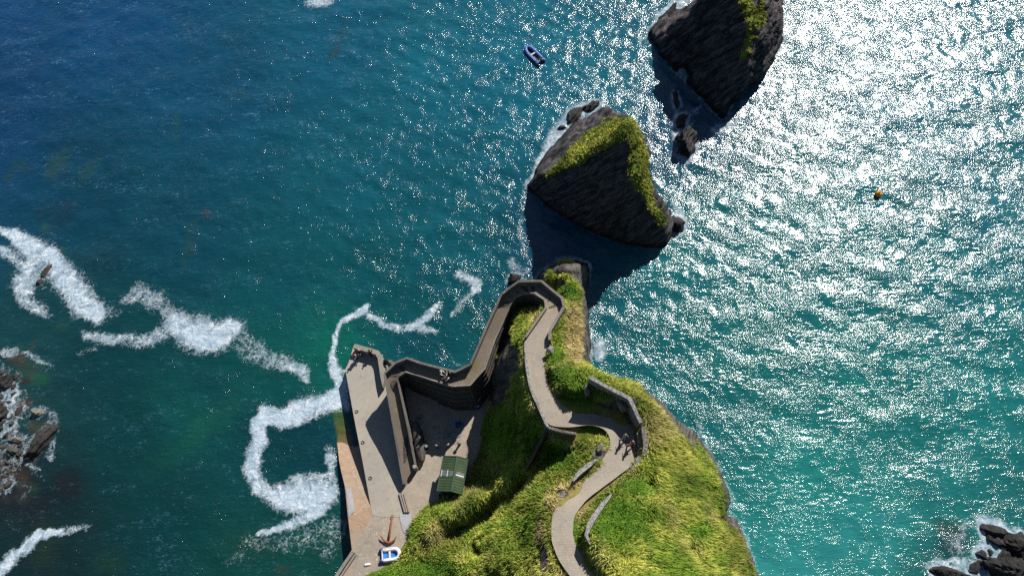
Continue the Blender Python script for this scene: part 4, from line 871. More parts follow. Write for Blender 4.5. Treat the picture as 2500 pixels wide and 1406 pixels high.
# seat in the bay
b0 = P(1559,1056,18.9); b1_ = P(1564,1112,19.2); mb = MB()
dv = b1_-b0; L_ = np.linalg.norm(dv[:2]); an = math.atan2(dv[1], dv[0]); mid = (b0+b1_)/2
o = empty('stone_bench', (mid[0], mid[1], 18.5)); tag(o, 'long plain concrete bench in the seating bay beside the path', 'bench')
MB().box(0, 0, 0.42, L_, 0.34, 0.10, an, 0.02).build('seat', M_slab, o)
for k in (-0.42, 0, 0.42): MB().box(math.cos(an)*L_*k, math.sin(an)*L_*k, 0.18, 0.25, 0.28, 0.38, an).build('leg', M_cap, o)
# timber steps against the outside of the hairpin
p0 = P(1388,752,14.2); p1 = P(1366,787,14.0); dv = p1-p0; an = math.atan2(dv[1], dv[0])
o = empty('wooden_stair', (p0[0], p0[1], 12.2)); tag(o, 'grey boarded frame leaning on the outside of the hairpin wall', 'stair')
for k in range(7):
    t = (k+0.5)/7; MB().box(dv[0]*t, dv[1]*t, 1.6-0.12*k, 0.26, 1.0, 0.06, an).build('tread', M_cap, o)
for s_ in (-1, 1):
    ox, oy = -math.sin(an)*0.5*s_, math.cos(an)*0.5*s_
    MB().tube([(ox, oy, 1.75), (ox+dv[0], oy+dv[1], 0.85)], 0.06, 6).build('stringer', M_stone, o)

# ------------------------------------------------------------------ pier, yard and slipway
DZ = 3.0
def px_poly(l, z=DZ): return [P(x, y, z) for x, y in l]
pier = px_poly([(842.6,902),(845,913),(864,1018),(886,1130),(909,1257),(935,1262),(989,1262),(975,1200),(986,1181),(961,1040),(945,950),(938,905),(934,872),(922,860),(864,842),(851,885)])
o = MB().prism(pier, -2.0, DZ).build('pier', M_slab); tag(o, kind='structure')
yard = px_poly([(909,1257.5),(859,1341),(818,1406),(800,1440),(1000,1440),(1100,1300),(1210,1180),(1230,1000),(1215,940),(1110,915),(985,915),(960,935),(985,1040),(1004,1172),(986,1181),(975,1200),(989,1262),(935,1262)])
yp = [p for p in yard]
o = MB().prism([yp[i] for i in range(len(yp))], -2.0, DZ-0.02).build('yard', M_yard); tag(o, kind='structure')
# apron + slipway: sloping sheet with solid sides
slL = [(859,1341,2.97),(850,1265,2.97),(842,1187,2.35),(833,1150,1.95),(828,1125,1.65),(823,1080,1.15),(820,1050,0.8),(815,1005,0.3)]
slR = [(909,1257),(905,1236),(896,1187),(889,1150),(884,1125),(876,1080),(870,1050),(861,1005)]
vs = []; fs = []
for (x, y, z), (rx, ry) in zip(slL, slR):
    a = P(x, y, z); b = P(rx, ry, DZ); vs += [(a[0], a[1], -2), (a[0], a[1], z), (b[0]+0.02, b[1], z), (b[0]+0.02, b[1], -2)]
for i in range(len(slL)-1):
    for k in range(3): fs.append((4*i+k, 4*i+k+1, 4*i+5+k, 4*i+4+k))
fs.append((4*(len(slL)-1), 4*(len(slL)-1)+1, 4*(len(slL)-1)+2, 4*(len(slL)-1)+3))
o = new_mesh('slipway', vs, fs, M_slip); tag(o, kind='structure')
# thick end wall of the pier
def poly_wall(name, poly, z0, z1, mat, label, cat='wall'):
    o = MB().prism(poly, z0, z1).build(name, mat); tag(o, label, cat); return o
ew = px_poly([(866.5,838.8),(924.5,855.8),(934.7,870.3),(936.4,879),(941.5,906),(938.5,925),(934,944),(929,922),(922,874.6),(916.8,865),(862,849)], DZ+1.05)
poly_wall('harbour_wall', ew, -1.5, DZ+1.05, M_cap, 'thick low concrete wall round the seaward end of the pier')
# rough rock and masonry between end wall and ramp
rk = P(952,890,5.0)
rock(950,884,4.0,0.9,0.42,0.9,-0.5,'broken rubble between the pier end wall and the ramp bend',0.5,seed=31)
# slotted drain kerbs at the foot of the ramp
for k, (x0, x1) in enumerate(((977,990),(983.5,996))):
    pass
o = empty('grid_iron', P(985,1225,DZ)); tag(o, 'three parallel concrete rails set in the deck below the ramp', 'rails')
c0_ = P(985,1225,DZ)
for (xa, xb) in ((975,988),(980.5,993),(986,998)):
    a = P(xa,1203,DZ+0.22)-c0_; b = P(xb,1250,DZ+0.22)-c0_
    an = math.atan2(b[1]-a[1], b[0]-a[0]); MB().box((a[0]+b[0])/2, (a[1]+b[1])/2, 0.12, np.linalg.norm((b-a)[:2]), 0.16, 0.24, an, 0.02).build('rail', M_cap, o)
pp = px_poly([(975,1254),(1000,1250),(1008,1290),(1003,1308),(985,1298),(977,1272)], DZ+0.04)
o = MB().prism([(p[0], p[1]) for p in pp], DZ-0.3, DZ+0.035).build('concrete_patch', M_patch); tag(o, kind='structure')
o = MB().add([P(844,1192,2.47), P(858,1190,2.47), P(866,1246,3.0), P(852,1262,3.0)], [(0, 1, 2, 3)]).build('concrete_patch', M_patch); tag(o, kind='structure')
# rails by the lower left corner
wall('kerb_wall', [P(862,1346,DZ+0.5), P(843,1372,DZ+0.5), P(822,1404,DZ+0.5), P(808,1426,DZ+0.5)], 0.34, 2.2, M_cap, 'outer concrete kerb running to the bottom edge beside the water', 'kerb', jit=0.01)
wall('kerb_wall', [P(868,1352,DZ+0.3), P(850,1378,DZ+0.3), P(830,1408,DZ+0.3)], 0.22, 0.6, M_cap, 'inner parallel concrete kerb at the bottom edge', 'kerb', jit=0.01)

# ------------------------------------------------------------------ small materials
M_rust = plain('rust', (0.27, 0.085, 0.045), 0.8, 0.35, 9)
M_iron = plain('iron', (0.06, 0.05, 0.045), 0.6, 0.3, 12)
M_green = NM('green_roof_sheet', 0.45); m = M_green
wvn = m.n.new('ShaderNodeTexWave'); wvn.inputs['Scale'].default_value = 1.1; wvn.bands_direction = 'Y'; m.lk(m.co, wvn.inputs['Vector'])
gc = m.mix(m.ramp(m.noise(1.2, 6, 0.7), [(0.35, 0.0), (0.7, 1.0)]), (0.042, 0.070, 0.036), (0.066, 0.100, 0.050))
m.color(gc); m.bump(wvn.outputs['Fac'], 0.6, 0.04); M_green = m.m
M_gtrim = plain('green_paint', (0.05, 0.085, 0.048), 0.5, 0.2)
M_wallg = plain('hut_wall', (0.03, 0.05, 0.035), 0.7, 0.25)
M_glass = plain('skylight_sheet', (0.16, 0.17, 0.16), 0.35, 0.25, 3)
M_white = plain('white_paint', (0.78, 0.78, 0.76), 0.45, 0.06)
M_tube = plain('white_boat_rubber', (0.74, 0.74, 0.74), 0.5, 0.08)
M_navy = plain('navy_boat_rubber', (0.03, 0.05, 0.17), 0.5, 0.2)
M_bluef = plain('blue_boat_floor', (0.04, 0.20, 0.55), 0.45, 0.15)
M_bluer = plain('blue_boat_rubber', (0.07, 0.14, 0.42), 0.45, 0.15)
M_tar = plain('tarred_canvas', (0.06, 0.057, 0.052), 0.6, 0.25, 4)
M_wood = plain('weathered_wood', (0.16, 0.12, 0.08), 0.8, 0.3, 9)
M_black = plain('black_plastic', (0.015, 0.015, 0.018), 0.4, 0.2)
M_blue = plain('blue_plastic', (0.03, 0.12, 0.40), 0.5, 0.2)
M_rope = plain('pale_blue_rope', (0.22, 0.32, 0.34), 0.8, 0.2)
M_orange = plain('orange_buoy', (0.90, 0.30, 0.02), 0.4, 0.12)
M_seat = plain('pale_bench', (0.62, 0.58, 0.56), 0.5, 0.1)

# ------------------------------------------------------------------ hut
EZ, RZ = 5.25, 6.05
tl, tr, bl, br_ = P(1083,1116,EZ), P(1142,1119,EZ), P(1068.6,1198.5,EZ), P(1126.7,1203.4,EZ)
rt, rb = P(1115.8,1112.8,RZ), P(1103,1199.5,RZ)
base = (bl+br_+tl+tr)/4; base[2] = DZ; ax = ((tl+tr)-(bl+br_)); an = math.atan2(ax[1], ax[0])-math.pi/2
HL = float(np.linalg.norm(ax[:2]))/2; HW = float(np.linalg.norm((tr-tl)[:2]))
hut = empty('shed', base, an); tag(hut, 'green corrugated-roofed storage shed at the foot of the cliff in the boat yard', 'shed')
rx = float(np.dot((((rt+rb)/2)-base)[:2], [math.cos(an), math.sin(an)])); rx = max(-0.25, min(0.35, rx))
h2, w2 = HL/2, HW/2; e, r = EZ-DZ, RZ-DZ
mb = MB().prism([(-w2+.15, -h2+.15), (w2-.15, -h2+.15), (w2-.15, h2-.15), (-w2+.15, h2-.15)], 0, e-0.10)
for yy in (-h2+.15, h2-.15): mb.add([(-w2+.15, yy, e-.10), (w2-.15, yy, e-.10), (rx, yy, r-0.12)], [(0, 1, 2)])
wl = mb.build('wall', M_wallg, hut)
MB().box(-0.3, -h2+.13, 1.0, 1.0, 0.06, 2.0).build('door', M_gtrim, wl)
def sheet(name, x0, z0, x1, z1, y0, y1, mat, parent, th=0.05, ribs=0):
    mb = MB(); n_ = max(1, ribs*2) if ribs else 1
    vs = []; fs = []
    for k in range(n_+1):
        y_ = y0+(y1-y0)*k/n_; dz = (0.02 if k % 2 else 0.0) if ribs else 0
        for (x_, z_) in ((x0, z0), (x1, z1)): vs += [(x_, y_, z_+dz), (x_, y_, z_+dz-th)]
    for k in range(n_):
        b = 4*k; fs += [(b, b+2, b+6, b+4), (b+1, b+5, b+7, b+3), (b, b+4, b+5, b+1), (b+2, b+3, b+7, b+6)]
    fs += [(0, 1, 3, 2), (4*n_, 4*n_+2, 4*n_+3, 4*n_+1)]
    return mb.add(vs, fs).build(name, mat, parent)
rL = sheet('roof', -w2, e, rx-0.01, r, -h2, h2, M_green, hut, ribs=32); rR = sheet('roof', rx+0.01, r, w2, e, -h2, h2, M_green, hut, ribs=32)
MB().box(rx, 0, r+0.04, 0.22, HL+0.04, 0.07, 0, 0.02).build('ridge_cap', M_gtrim, hut)
def on(xf, side, dz=0.06):   # point on the roof slope, xf 0 = eave, 1 = ridge
    return ((-w2+(rx+w2)*xf) if side < 0 else (w2-(w2-rx)*xf), e+(r-e)*xf+dz)
for (a_, b_) in ((0.05, 0.44), (0.48, 0.90)):
    x0, z0 = on(a_, -1); x1, z1 = on(b_, -1); pn = sheet('skylight', x0, z0, x1, z1, -0.30, 0.32, M_glass, rL, 0.03)
    sheet('frame', x0, z0+.02, x0+0.06, z0+.035, -0.34, 0.36, M_white, pn, 0.04)
x1, z1 = on(0.08, 1); x0, z0 = on(0.85, 1); pn = sheet('skylight', x0, z0, x1, z1, -0.30, 0.32, M_glass, rR, 0.03)
sheet('frame', x0, z0+.03, x1, z1+.03, -0.12, -0.03, M_white, pn, 0.04)
for s_ in (-1, 1):
    x0, z0 = on(0.0, s_); MB().tube([(x0+0.03*s_, -h2-.03, e+0.02), (x0+0.03*s_, h2+.03, e+0.02)], 0.06, 6).build('gutter', M_gtrim, hut)
for yy in (-h2-.03, h2+.03):
    MB().tube([(-w2, yy, e), (rx, yy, r+.03), (w2, yy, e)], 0.05, 6).build('bargeboard', M_gtrim, hut)

# ------------------------------------------------------------------ upturned currach
bow, stern = P(1014,1025,DZ+0.9), P(1031.5,1128,DZ+0.9); mid = (bow+stern)/2; dv = stern-bow; Lc = float(np.linalg.norm(dv[:2])); an = math.atan2(dv[1], dv[0])
cur = empty('currach', (mid[0]-0.05, mid[1], DZ), an); tag(cur, 'upturned tar-black rowing currach lashed down beside the thin ramp wall', 'rowing boat')
vs = []; fs = []; ns_, nr_ = 24, 12
for i in range(ns_+1):
    t = i/ns_; x_ = (t-0.5)*Lc; wdt = 0.62*(1-abs(2*t-1.02)**2.4)**0.62 if abs(2*t-1.02) < 1 else 0.02; wdt = max(wdt, 0.03 if t < 0.5 else 0.05)
    hh = 0.58*(1-0.25*abs(2*t-1)**2)*min(1, wdt*3+0.35); z0 = 0.42
    for k in range(nr_+1):
        a = math.pi*k/nr_; vs.append((x_, math.cos(a)*wdt, z0+math.sin(a)**0.75*hh+(0.18*(1-t)**4)))
for i in range(ns_):
    for k in range(nr_): b = i*(nr_+1)+k; fs.append((b, b+nr_+1, b+nr_+2, b+1))
fs.append(tuple(range(nr_+1))); fs.append(tuple(ns_*(nr_+1)+k for k in range(nr_+1))[::-1])
hull = new_mesh('hull', vs, fs, M_tar, cur, True)
MB().tube([((t-0.5)*Lc, 0, 0.42+0.58*(1-0.25*abs(2*t-1)**2)+0.02) for t in np.linspace(0.12, 0.9, 14)], 0.03, 6).build('keel', M_iron, hull)
for t in (0.20, 0.64):
    wdt = 0.62*(1-abs(2*t-1.02)**2.4)**0.62+0.025; hh = 0.58*(1-0.25*abs(2*t-1)**2)+0.03
    MB().tube([((t-0.5)*Lc, math.cos(a)*(wdt+.02), 0.42+math.sin(a)**0.75*hh) for a in np.linspace(0.0, math.pi, 11)], 0.03, 6).build('strap', M_rope, cur)
MB().box((0.10-0.5)*Lc, 0, 1.0, 0.16, 0.14, 0.03).build('mast_hole', M_black, cur)
for t in (0.25, 0.75):
    mb = MB().box((t-0.5)*Lc, 0, 0.38, 0.10, 1.2, 0.08)
    for s_ in (-0.5, 0.5): mb.box((t-0.5)*Lc, s_, 0.17, 0.09, 0.09, 0.34)
    mb.build('trestle', M_wood, cur)

# ------------------------------------------------------------------ bollards (posts), rings, anchor, dinghies, buoy
GB = 'four iron mooring posts in a row across the boat yard'
proto = empty('mooring_post', P(1039.6,1089,DZ+0.9)*[1, 1, 0]+[0, 0, DZ])
MB().lathe((0, 0, 0), [(0.16, -0.02), (0.15, 0.1), (0.12, 0.2), (0.11, 0.75)], 12).build('post', M_iron, proto, True)
MB().lathe((0, 0, 0), [(0.12, 0.75), (0.20, 0.80), (0.20, 0.88), (0.14, 0.95), (0.02, 0.97)], 12).build('cap', M_cap, proto, True)
LB = ['iron mooring post touching the strap of the upturned boat', 'iron mooring post in the shade, second from the upturned boat', 'iron mooring post at the edge of the sunlit wedge, with a rope tied to it', 'iron mooring post farthest from the boat, at the tip of the sunlit wedge']
for i, (x, y) in enumerate([(1039.6,1089),(1065,1086),(1092.6,1084),(1120,1080)]):
    q = proto if i == 0 else copy_tree(proto); p = P(x, y, DZ+0.9); q.location = (p[0], p[1], DZ); tag(q, LB[i], 'mooring post', GB)
LR = ['iron mooring ring highest up the pier edge', 'middle iron mooring ring on the pier edge', 'lowest iron mooring ring on the pier edge, nearest the anchor']
for (x, y), lb in zip([(870.4,1004.5),(885.4,1079.5),(903.6,1166.5)], LR):
    p = P(x, y, DZ+0.04); o = MB().tube([(p[0]+0.16*math.cos(a), p[1]+0.16*math.sin(a), DZ+0.05) for a in np.linspace(0, 2*math.pi, 15)], 0.035, 6).box(p[0]+0.16, p[1], DZ+0.04, 0.14, 0.12, 0.08).build('mooring_ring', M_iron); tag(o, lb, 'ring', 'mooring rings along the pier edge')
c0_ = P(949.6,1318,DZ); anc = empty('anchor', (c0_[0], c0_[1], DZ-0.01)); tag(anc, 'big rusty red admiralty anchor lying flat on the concrete', 'anchor')
tp_ = P(957.6,1262,DZ+0.2)-c0_
MB().tube([(0, 0, 0.2), (tp_[0]*0.5, tp_[1]*0.5, 0.19), (tp_[0], tp_[1], 0.17)], [0.13, 0.10, 0.075], 8).build('shank', M_rust, anc, True)
a0 = P(929,1306,DZ+.2)-c0_; a1 = P(969.5,1308.6,DZ+.2)-c0_; bt = P(948.5,1324,DZ+.2)-c0_
mp = []
for t in np.linspace(0, 1, 15):
    q = (1-t)**2*a0+2*t*(1-t)*(2*bt-0.5*(a0+a1))+t*t*a1; mp.append((q[0], q[1], 0.2+0.18*abs(2*t-1)**2))
MB().tube(mp, [0.03+0.11*(1-abs(2*t-1)**1.6) for t in np.linspace(0, 1, 15)], 8).build('arms', M_rust, anc, True)
for q, s_ in ((mp[1], 1), (mp[-2], -1)): MB().box(q[0]+0.05*s_, q[1]-0.05, q[2]+0.02, 0.30, 0.16, 0.05, 0.9*s_*-1).build('fluke', M_rust, anc)
MB().tube([(tp_[0]+0.14*math.cos(a), tp_[1]+0.14*math.sin(a)+0.1, 0.17) for a in np.linspace(0, 2*math.pi, 13)], 0.035, 6).build('shackle', M_rust, anc, True)

def inflatable(name, loc, an, L_, W_, tr_, m1, mtip, mfloor, label, cat, z=0.0, outboard=False):
    o = empty(name, loc, an); tag(o, label, cat); w_ = W_/2-tr_
    pts = [(-L_/2, -w_, tr_), (-L_*0.2, -w_, tr_), (L_*0.14, -w_, tr_+0.02)]
    for a in np.linspace(-math.pi/2, math.pi/2, 11)[1:-1]: pts.append((L_*0.14+math.cos(a)*(L_*0.36-tr_), math.sin(a)*w_*(1.0), tr_+0.02+0.14*math.cos(a)))
    pts += [(L_*0.14, w_, tr_+0.02), (-L_*0.2, w_, tr_), (-L_/2, w_, tr_)]
    tb = MB().tube(pts, [tr_*0.75]+[tr_]*(len(pts)-2)+[tr_*0.75], 14).build('tube', m1, o, True)
    for s_ in (-1, 1):
        MB().tube([(-L_/2-0.16, s_*w_, tr_+.01), (-L_/2-0.08, s_*w_, tr_+.01), (-L_/2+0.02, s_*w_, tr_+.002), (-L_/2+0.3, s_*w_, tr_+.002)], [0.03, tr_*0.72, tr_*1.02, tr_*1.03], 14).build('tube_end', mtip, tb, True)
        MB().tube([(x_, s_*(w_+0.1), tr_*1.95) for x_ in np.linspace(-L_*0.3, L_*0.15, 5)], 0.018, 5).build('grab_line', mtip if m1 is M_tube else M_white, tb)
    fl = []
    for p in pts: fl.append((p[0], p[1]*0.98, 0))
    MB().prism([(p[0], p[1]) for p in fl], 0.05, 0.11).build('floor', mfloor, o)
    MB().box(-L_/2+0.22, 0, tr_+0.04, 0.06, 2*w_-0.02, tr_*2.1, 0, 0.01).build('transom', M_white, o)
    MB().box(-L_*0.05 if not outboard else L_*0.02, 0, tr_*1.5, 0.22, 2*w_-0.05, 0.04, 0, 0.01).build('thwart', M_seat, o)
    if outboard:
        e_ = MB().box(-L_/2-0.02, 0.02, tr_*2+0.28, 0.42, 0.26, 0.30, 0.25, 0.06).build('outboard_motor', M_black, o)
        MB().box(-L_/2-0.02, 0.02, tr_+0.0, 0.12, 0.10, 0.7).build('leg', M_black, e_)
        MB().tube([(-L_/2+0.18, 0.02, tr_*2+0.3), (-L_/2+0.75, 0.16, tr_*2+0.32)], 0.03, 6).build('tiller', M_black, e_)
        MB().box(-L_/2+0.5, -0.2, tr_+0.08, 0.36, 0.34, 0.24, 0.3, 0.05).build('fuel_tank', M_rust, o)
    return o
def heading(x0, y0, x1, y1, z): a = P(x0, y0, z); b = P(x1, y1, z); d = b-a; return math.atan2(d[1], d[0]), float(np.linalg.norm(d[:2])), (a+b)/2
an, L_, c = heading(932,1356,977,1350,DZ+0.2); inflatable('inflatable_dinghy', (c[0], c[1], DZ), an, 2.25, 1.45, 0.20, M_tube, M_navy, M_bluef, 'white inflatable dinghy with navy ends and blue floor, on concrete by the anchor', 'dinghy')
an, L_, c = heading(1322,153,1283,114,SEA+0.2); inflatable('inflatable_boat', (c[0], c[1], SEA-0.12), an, L_*0.97, 1.75, 0.27, M_bluer, M_bluer, M_iron, 'blue inflatable motorboat moored alone on the open water', 'boat', outboard=True)
b_ = P(2146,472,SEA+0.3)
bu = empty('mooring_buoy', (b_[0], b_[1], SEA)); bu.scale = (0.82, 0.82, 0.82); tag(bu, 'round orange mooring buoy floating in the glittering water', 'buoy')
MB().lathe((0, 0, 0.1), [(0.10, -0.5), (0.35, -0.4), (0.50, -0.15), (0.54, 0.05), (0.47, 0.3), (0.30, 0.46), (0.10, 0.53), (0.09, 0.62)], 18).build('float', M_orange, bu, True)
MB().tube([(0.09*math.cos(a), 0, 0.76+0.09*math.sin(a)) for a in np.linspace(0, 2*math.pi, 11)], 0.025, 6).build('ring', M_iron, bu)

# loose gear in the yard
def crate(px, py, rz, mat, label, sx=0.75, sy=0.5, sz=0.35, z=DZ, group=None):
    p = P(px, py, z+sz/2); o = empty('fish_crate', (p[0], p[1], z), rz); tag(o, label, 'crate', group); t_ = 0.03
    mb = MB().box(0, 0, t_/2+0.005, sx, sy, t_)
    for s_ in (-1, 1): mb.box(s_*(sx/2-t_/2), 0, sz/2+t_/2, t_, sy-2*t_-.002, sz); mb.box(0, s_*(sy/2-t_/2), sz/2+t_/2, sx, t_, sz)
    mb.build('body', mat, o); MB().box(0, 0, sz+t_, sx+0.04, sy+0.04, 0.02).build('rim', mat, o) if False else None
    return o
crate(1120,1036,0.2,M_blue,'pale blue fish crate alone in the shaded yard beyond the rope tangle')
crate(1162,1133,0.1,M_blue,'blue crate between the shed and the cliff foot',0.6,0.6)
crate(1078,1214,0.1,M_glass,'grey crate behind the shed, nearest the open yard',0.5,0.9)
crate(1090,1217,0.1,M_glass,'grey crate in the middle of the row behind the shed',0.5,0.9)
crate(1102,1214,0.1,M_glass,'grey crate behind the shed, nearest the grass slope',0.5,0.8)
p = P(1164.6,991,DZ+0.4); o = MB().lathe((p[0], p[1], DZ), [(0.28, 0), (0.30, 0.1), (0.28, 0.45), (0.30, 0.8), (0.27, 0.86), (0.02, 0.87)], 14).build('barrel', M_blue); tag(o, 'blue plastic barrel in the dark corner under the ramp masonry', 'barrel')
# rope tangle
for nm, cen, lab in (('rope', (1092,1052), 'tangle of pale blue rope lying on the shaded yard'),):
    c = P(cen[0], cen[1], DZ); pts = []; t = np.linspace(0, 1, 260)
    xs = 1.2*np.sin(t*29)*(0.5+0.5*np.sin(t*7))+0.9*np.sin(t*3+1); ys = 1.1*np.cos(t*25+0.6)*(0.4+0.6*np.cos(t*5))-1.0*t+0.3
    o = MB().tube([(c[0]+x_, c[1]+y_, DZ+0.04+0.02*math.sin(k)) for k, (x_, y_) in enumerate(zip(xs, ys))], 0.045, 5).build('rope', M_rope); tag(o, lab, 'rope')
def pot(px, py, rz, label):
    p = P(px, py, DZ+0.2); o = empty('lobster_pot', (p[0], p[1], DZ), rz); tag(o, label, 'lobster pot', 'lobster pots by the boat bow')
    MB().box(0, 0, 0.03, 0.7, 0.42, 0.05).build('base', M_wood, o); mb = MB()
    for k in range(5):
        x_ = -0.32+0.16*k; mb.tube([(x_, 0.2*math.cos(a), 0.05+0.34*math.sin(a)) for a in np.linspace(0, math.pi, 9)], 0.018, 5)
    for a in np.linspace(0.3, math.pi-0.3, 6): mb.tube([(-0.34, 0.2*math.cos(a), 0.05+0.34*math.sin(a)), (0.34, 0.2*math.cos(a), 0.05+0.34*math.sin(a))], 0.012, 5)
    mb.build('cage', M_rope, o)
pot(1004,1034,1.4,'lobster pot tight against the thin ramp wall by the boat bow'); pot(1004,1043,1.5,'lobster pot just below the one at the boat bow'); pot(1022,1018,0.3,'lobster pot ahead of the upturned bow')
p = P(897,1377,DZ+.05); o = MB().box(p[0], p[1], DZ+0.06, 0.62, 0.24, 0.12, 0.12, 0.03).box(p[0]-0.05, p[1]+0.02, DZ+0.135, 0.4, 0.16, 0.03, 0.12).build('fender', M_white); tag(o, 'small white slab lying on dark concrete near the bottom edge', 'fender')
# pale limestone-like outcrops sticking through the turf
for k, (x, y, z, rx_, ry_, rt_) in enumerate([(1307,1270,18.2,.5,.22,.8),(1300,1283,18.3,.7,.16,.6),(1262,1305,16.3,.8,.15,.7),(1285,1318,18.2,.5,.3,.3),(1135,1338,8.2,.6,.16,.7),(1103,1370,7.6,.5,.2,1),(1340,850,13,.2,.2,0),(1343,853,16.1,.45,.4,.2),(1434,952,19.0,.3,.7,-.1),(1520,990,19.2,.5,.7,.3),(1245,985,10.2,.2,.6,-.1),(1465,1096,19.6,.5,.3,.8)]):
    if k == 6: continue
    rock(x, y, z, rx_, ry_, 0.28, rt_, ['pale rock on the slope left of the path, uppermost of the line','long pale rock rib left of the path','narrow pale rock rib in the middle of the lower slope','pale stone below the two ribs left of the path','pale rock rib low on the slope beyond the shadowed gully','small pale stone on the slope nearest the dinghy','','rounded grey boulder in the green bank beside the upper path','pale stone low on the shaded bank under the lichened wall','white lichened boulder beneath the bend of the retaining wall','white stone on the dark cliff slope above the boat yard','bare pale rock on the hump inside the path bend'][k], 1.0, seed=40+k, name='outcrop', cat='outcrop')

# ------------------------------------------------------------------ people
def skin_mesh(name, joints, bones, mat, parent, sub=1):
    me = bpy.data.meshes.new(name); me.from_pydata([j[:3] for j in joints], bones, []); me.update()
    ob = bpy.data.objects.new(name, me); C.objects.link(ob); ob.parent = parent
    md = ob.modifiers.new('skin', 'SKIN'); md.use_smooth_shade = True
    for v, j in zip(me.skin_vertices[0].data, joints): v.radius = (j[3], j[4] if len(j) > 4 else j[3]); v.use_root = False
    me.skin_vertices[0].data[0].use_root = True
    sb = ob.modifiers.new('sub', 'SUBSURF'); sb.levels = sub; sb.render_levels = sub
    dg = bpy.context.evaluated_depsgraph_get(); m2 = bpy.data.meshes.new_from_object(ob.evaluated_get(dg)); ob.modifiers.clear(); ob.data = m2
    m2.materials.clear(); m2.materials.append(mat); return ob
M_skin = plain('skin', (0.50, 0.30, 0.22), 0.6, 0.08)
CL = {n_: plain('cloth_'+n_, c_, 0.85, 0.15) for n_, c_ in dict(black=(.012, .012, .015), navy=(.02, .03, .07), grey=(.22, .25, .25), pale=(.55, .55, .52), pink=(.55, .28, .24), white=(.72, .72, .72), teal=(.10, .20, .20), jeans=(.04, .06, .11), hairdark=(.02, .013, .01), hairgrey=(.45, .42, .38), hairbrown=(.12, .07, .04)).items()}
def person(px, py, zg, face, h, top, legs, hair, label, stride=0.0, arms='down', lean=0.0, on_z=None):
    p = P(px, py, zg+h); o = empty('person', (p[0], p[1], zg), face); tag(o, label, 'person'); s = h/1.75
    o.scale = (s, s, s)
    ly = 0.10; hip = 0.92; sx = stride
    fl, fr = (sx, ly, 0.09), (-sx, -ly, 0.09); kn = lambda f, q: (f[0]*0.45+0.03, q, 0.50)
    lx = lean
    J = [(0, 0, hip, .13, .15), (lx*.4, 0, 1.15, .11, .13), (lx*.8, 0, 1.38, .13, .17), (lx, 0, 1.49, .055, .055), (lx+.01, 0, 1.58, .075, .07), (lx+.02, 0, 1.68, .095, .08), (lx+.01, 0, 1.745, .05, .05)]
    Bn = [(0, 1), (1, 2), (2, 3), (3, 4), (4, 5), (5, 6)]
    for sg, ft in ((1, fl), (-1, fr)):
        b = len(J); J += [(0, sg*.09, hip-.06, .09, .09), (ft[0]*0.45+.02, sg*.095, .50, .06, .06), (ft[0], ft[1], .11, .042, .042), (ft[0]+.13, ft[1], .035, .035, .03)]; Bn += [(0, b), (b, b+1), (b+1, b+2), (b+2, b+3)]
    hands = []
    for sg in (1, -1):
        sh = (lx*.8, sg*.19, 1.40)
        if arms == 'down': el, wr_ = (lx*.6-.02, sg*.25, 1.12), (lx*.6+.08, sg*.26, .88)
        elif arms == 'fwd': el, wr_ = (lx+.12, sg*.23, 1.18), (lx+.36, sg*.16, 1.15)
        else: el, wr_ = (lx+.10*sg, sg*.27, 1.15), (lx+.22*sg, sg*.25, .96)
        b = len(J); J += [(*sh, .055, .055), (*el, .042, .042), (*wr_, .028, .028)]; Bn += [(2, b), (b, b+1), (b+1, b+2)]; hands.append((np.array(el), np.array(wr_), sg))
    body = skin_mesh('body', J, Bn, M_skin, o)
    # palms and fingers, face features: appended to the body mesh
    mb = MB()
    for el, wr_, sg in hands:
        d = wr_-el; d /= np.linalg.norm(d); side = np.cross(d, [0, sg, 0.2]); side /= np.linalg.norm(side)
        mb.tube([wr_, wr_+d*0.05, wr_+d*0.09], [.026, .040, .036], 8, flat=0.5)
        for k in range(4):
            r0 = wr_+d*0.085+side*(k-1.5)*0.019; ln = (.065, .078, .072, .055)[k]; cu = np.array([0, -sg*0.02, 0])
            mb.tube([r0, r0+d*ln*.5, r0+d*ln*.95+cu], [.009, .0085, .006], 6)
        r0 = wr_+d*0.03+side*0.034; mb.tube([r0, r0+side*.03+d*.02, r0+side*.035+d*.055], [.011, .010, .008], 6)
    hx = lx+.02
    mb.tube([(hx+.085, 0, 1.675), (hx+.115, 0, 1.645), (hx+.10, 0, 1.63)], [.010, .016, .012], 6)
    for sg in (1, -1): mb.lathe((hx-.005, sg*.083, 1.64), [(.008, 0), (.022, .02), (.020, .045), (.006, .06)], 6); mb.lathe((hx+.083, sg*.032, 1.672), [(.004, 0), (.013, .008), (.004, .016)], 6)
    mb.tube([(hx+.088, -.025, 1.605), (hx+.098, 0, 1.603), (hx+.088, .025, 1.605)], .006, 5)
    extra = mb.build('tmp', M_skin); bm_ = body.data; nv = len(bm_.vertices)
    V_ = [tuple(v.co) for v in bm_.vertices]+[tuple(v.co) for v in extra.data.vertices]; F_ = [tuple(f.vertices) for f in bm_.polygons]+[tuple(nv+i for i in f.vertices) for f in extra.data.polygons]
    me = bpy.data.meshes.new('body'); me.from_pydata(V_, [], F_); me.materials.append(M_skin); me.polygons.foreach_set('use_smooth', [True]*len(F_)); body.data = me; bpy.data.objects.remove(extra)
    g = lambda L: [(*q[:3], q[3]+.022, (q[4])+.022) for q in L]
    jk = g([J[0], J[1], J[2]]); jk[0] = (0, 0, hip-.02, .16, .18); Bj = [(0, 1), (1, 2)]
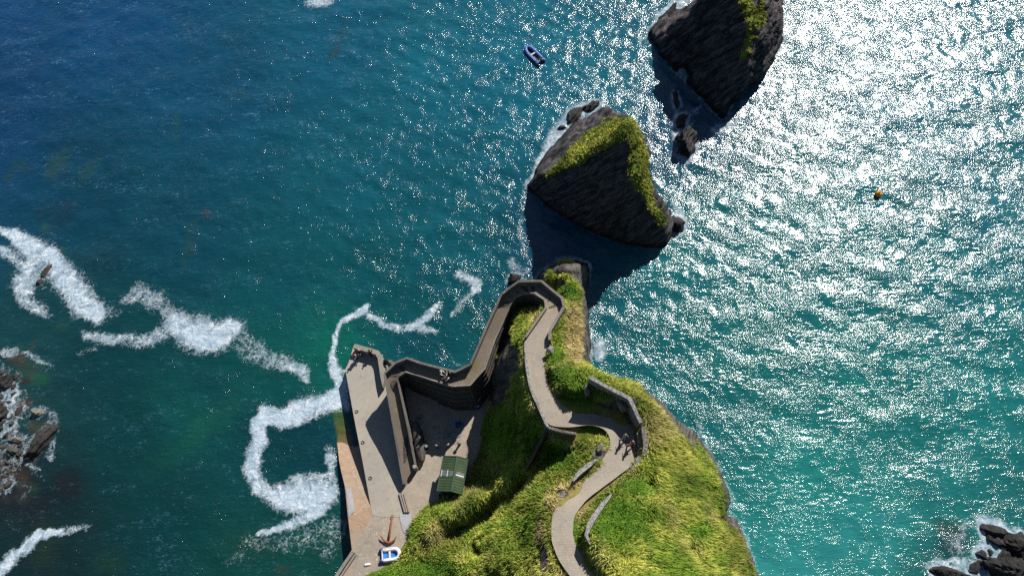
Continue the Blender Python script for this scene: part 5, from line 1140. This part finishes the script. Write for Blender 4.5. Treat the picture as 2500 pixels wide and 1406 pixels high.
    for b in (15, 18): k = len(jk); jk += g([J[b], J[b+1]])+[(*(np.array(J[b+1][:3])*.15+np.array(J[b+2][:3])*.85), .045, .045)]; Bj += [(2, k), (k, k+1), (k+1, k+2)]
    skin_mesh('jacket', jk, Bj, CL[top], o)
    tr_ = [(0, 0, hip, .145, .16)]; Bt = []
    for b in (7, 11): k = len(tr_); tr_ += [(*J[b][:3], .11, .11), (*J[b+1][:3], .082, .082), (J[b+2][0], J[b+2][1], .12, .065, .065)]; Bt += [(0, k), (k, k+1), (k+1, k+2)]
    skin_mesh('trousers', tr_, Bt, CL[legs], o)
    for b in (9, 13): MB().tube([(J[b][0]-.06, J[b][1], .05), (J[b][0]+.06, J[b][1], .05), (J[b][0]+.17, J[b][1], .035)], [.05, .052, .035], 8).build('shoe', CL['black'], o, True)
    MB().lathe((hx-.015, 0, 1.60), [(.06, -0.02), (.098, .03), (.108, .09), (.09, .145), (.05, .17), (.01, .178)], 12).build('hair', CL[hair], o, True)
    return o
zr = lambda i: float(np.interp(i, range(len(ST)), [s[4] for s in ST]))
person(1526,1062,18.45,2.6,1.78,'grey','jeans','hairbrown','walker in a pale grey jacket heading up the shaded path bend',stride=0.24,arms='swing')
person(1543,1078,18.6,2.4,1.66,'pink','black','hairdark','walker in a pinkish top beside the long bench bay',stride=0.22,arms='swing')
person(1075,905,zr(8),-0.5,1.75,'pale','black','hairgrey','grey-haired person in a pale jacket, leftmost on the middle ramp flight',stride=0.15,arms='fwd')
person(1096,905,zr(8.5),-2.6,1.72,'black','black','hairbrown','person in black closest to the seaward parapet in the ramp group',arms='down')
person(1089,909,zr(8.3),2.9,1.60,'white','navy','hairdark','person in a white top just behind the one in black on the ramp',arms='down',stride=0.1)
person(1084,917,zr(8.2),2.6,1.62,'pale','black','hairbrown','person in a pale top at the open inner edge of the ramp',arms='swing',stride=0.18)
person(1091,922,zr(8.4),2.2,1.55,'white','black','hairdark','small person in white beside the inner edge of the ramp group',arms='down',stride=0.12)
person(864,862,DZ,-1.9,1.70,'pink','black','hairdark','person in a salmon top at the outer corner of the pier',arms='fwd',lean=0.12)
person(875,853,DZ,-1.6,1.72,'black','navy','hairgrey','person in dark clothes leaning on the pier end wall near its open end',arms='fwd')
person(900,857,DZ,1.4,1.70,'black','black','hairdark','person in black looking over the middle of the pier end wall',arms='fwd',lean=0.15)
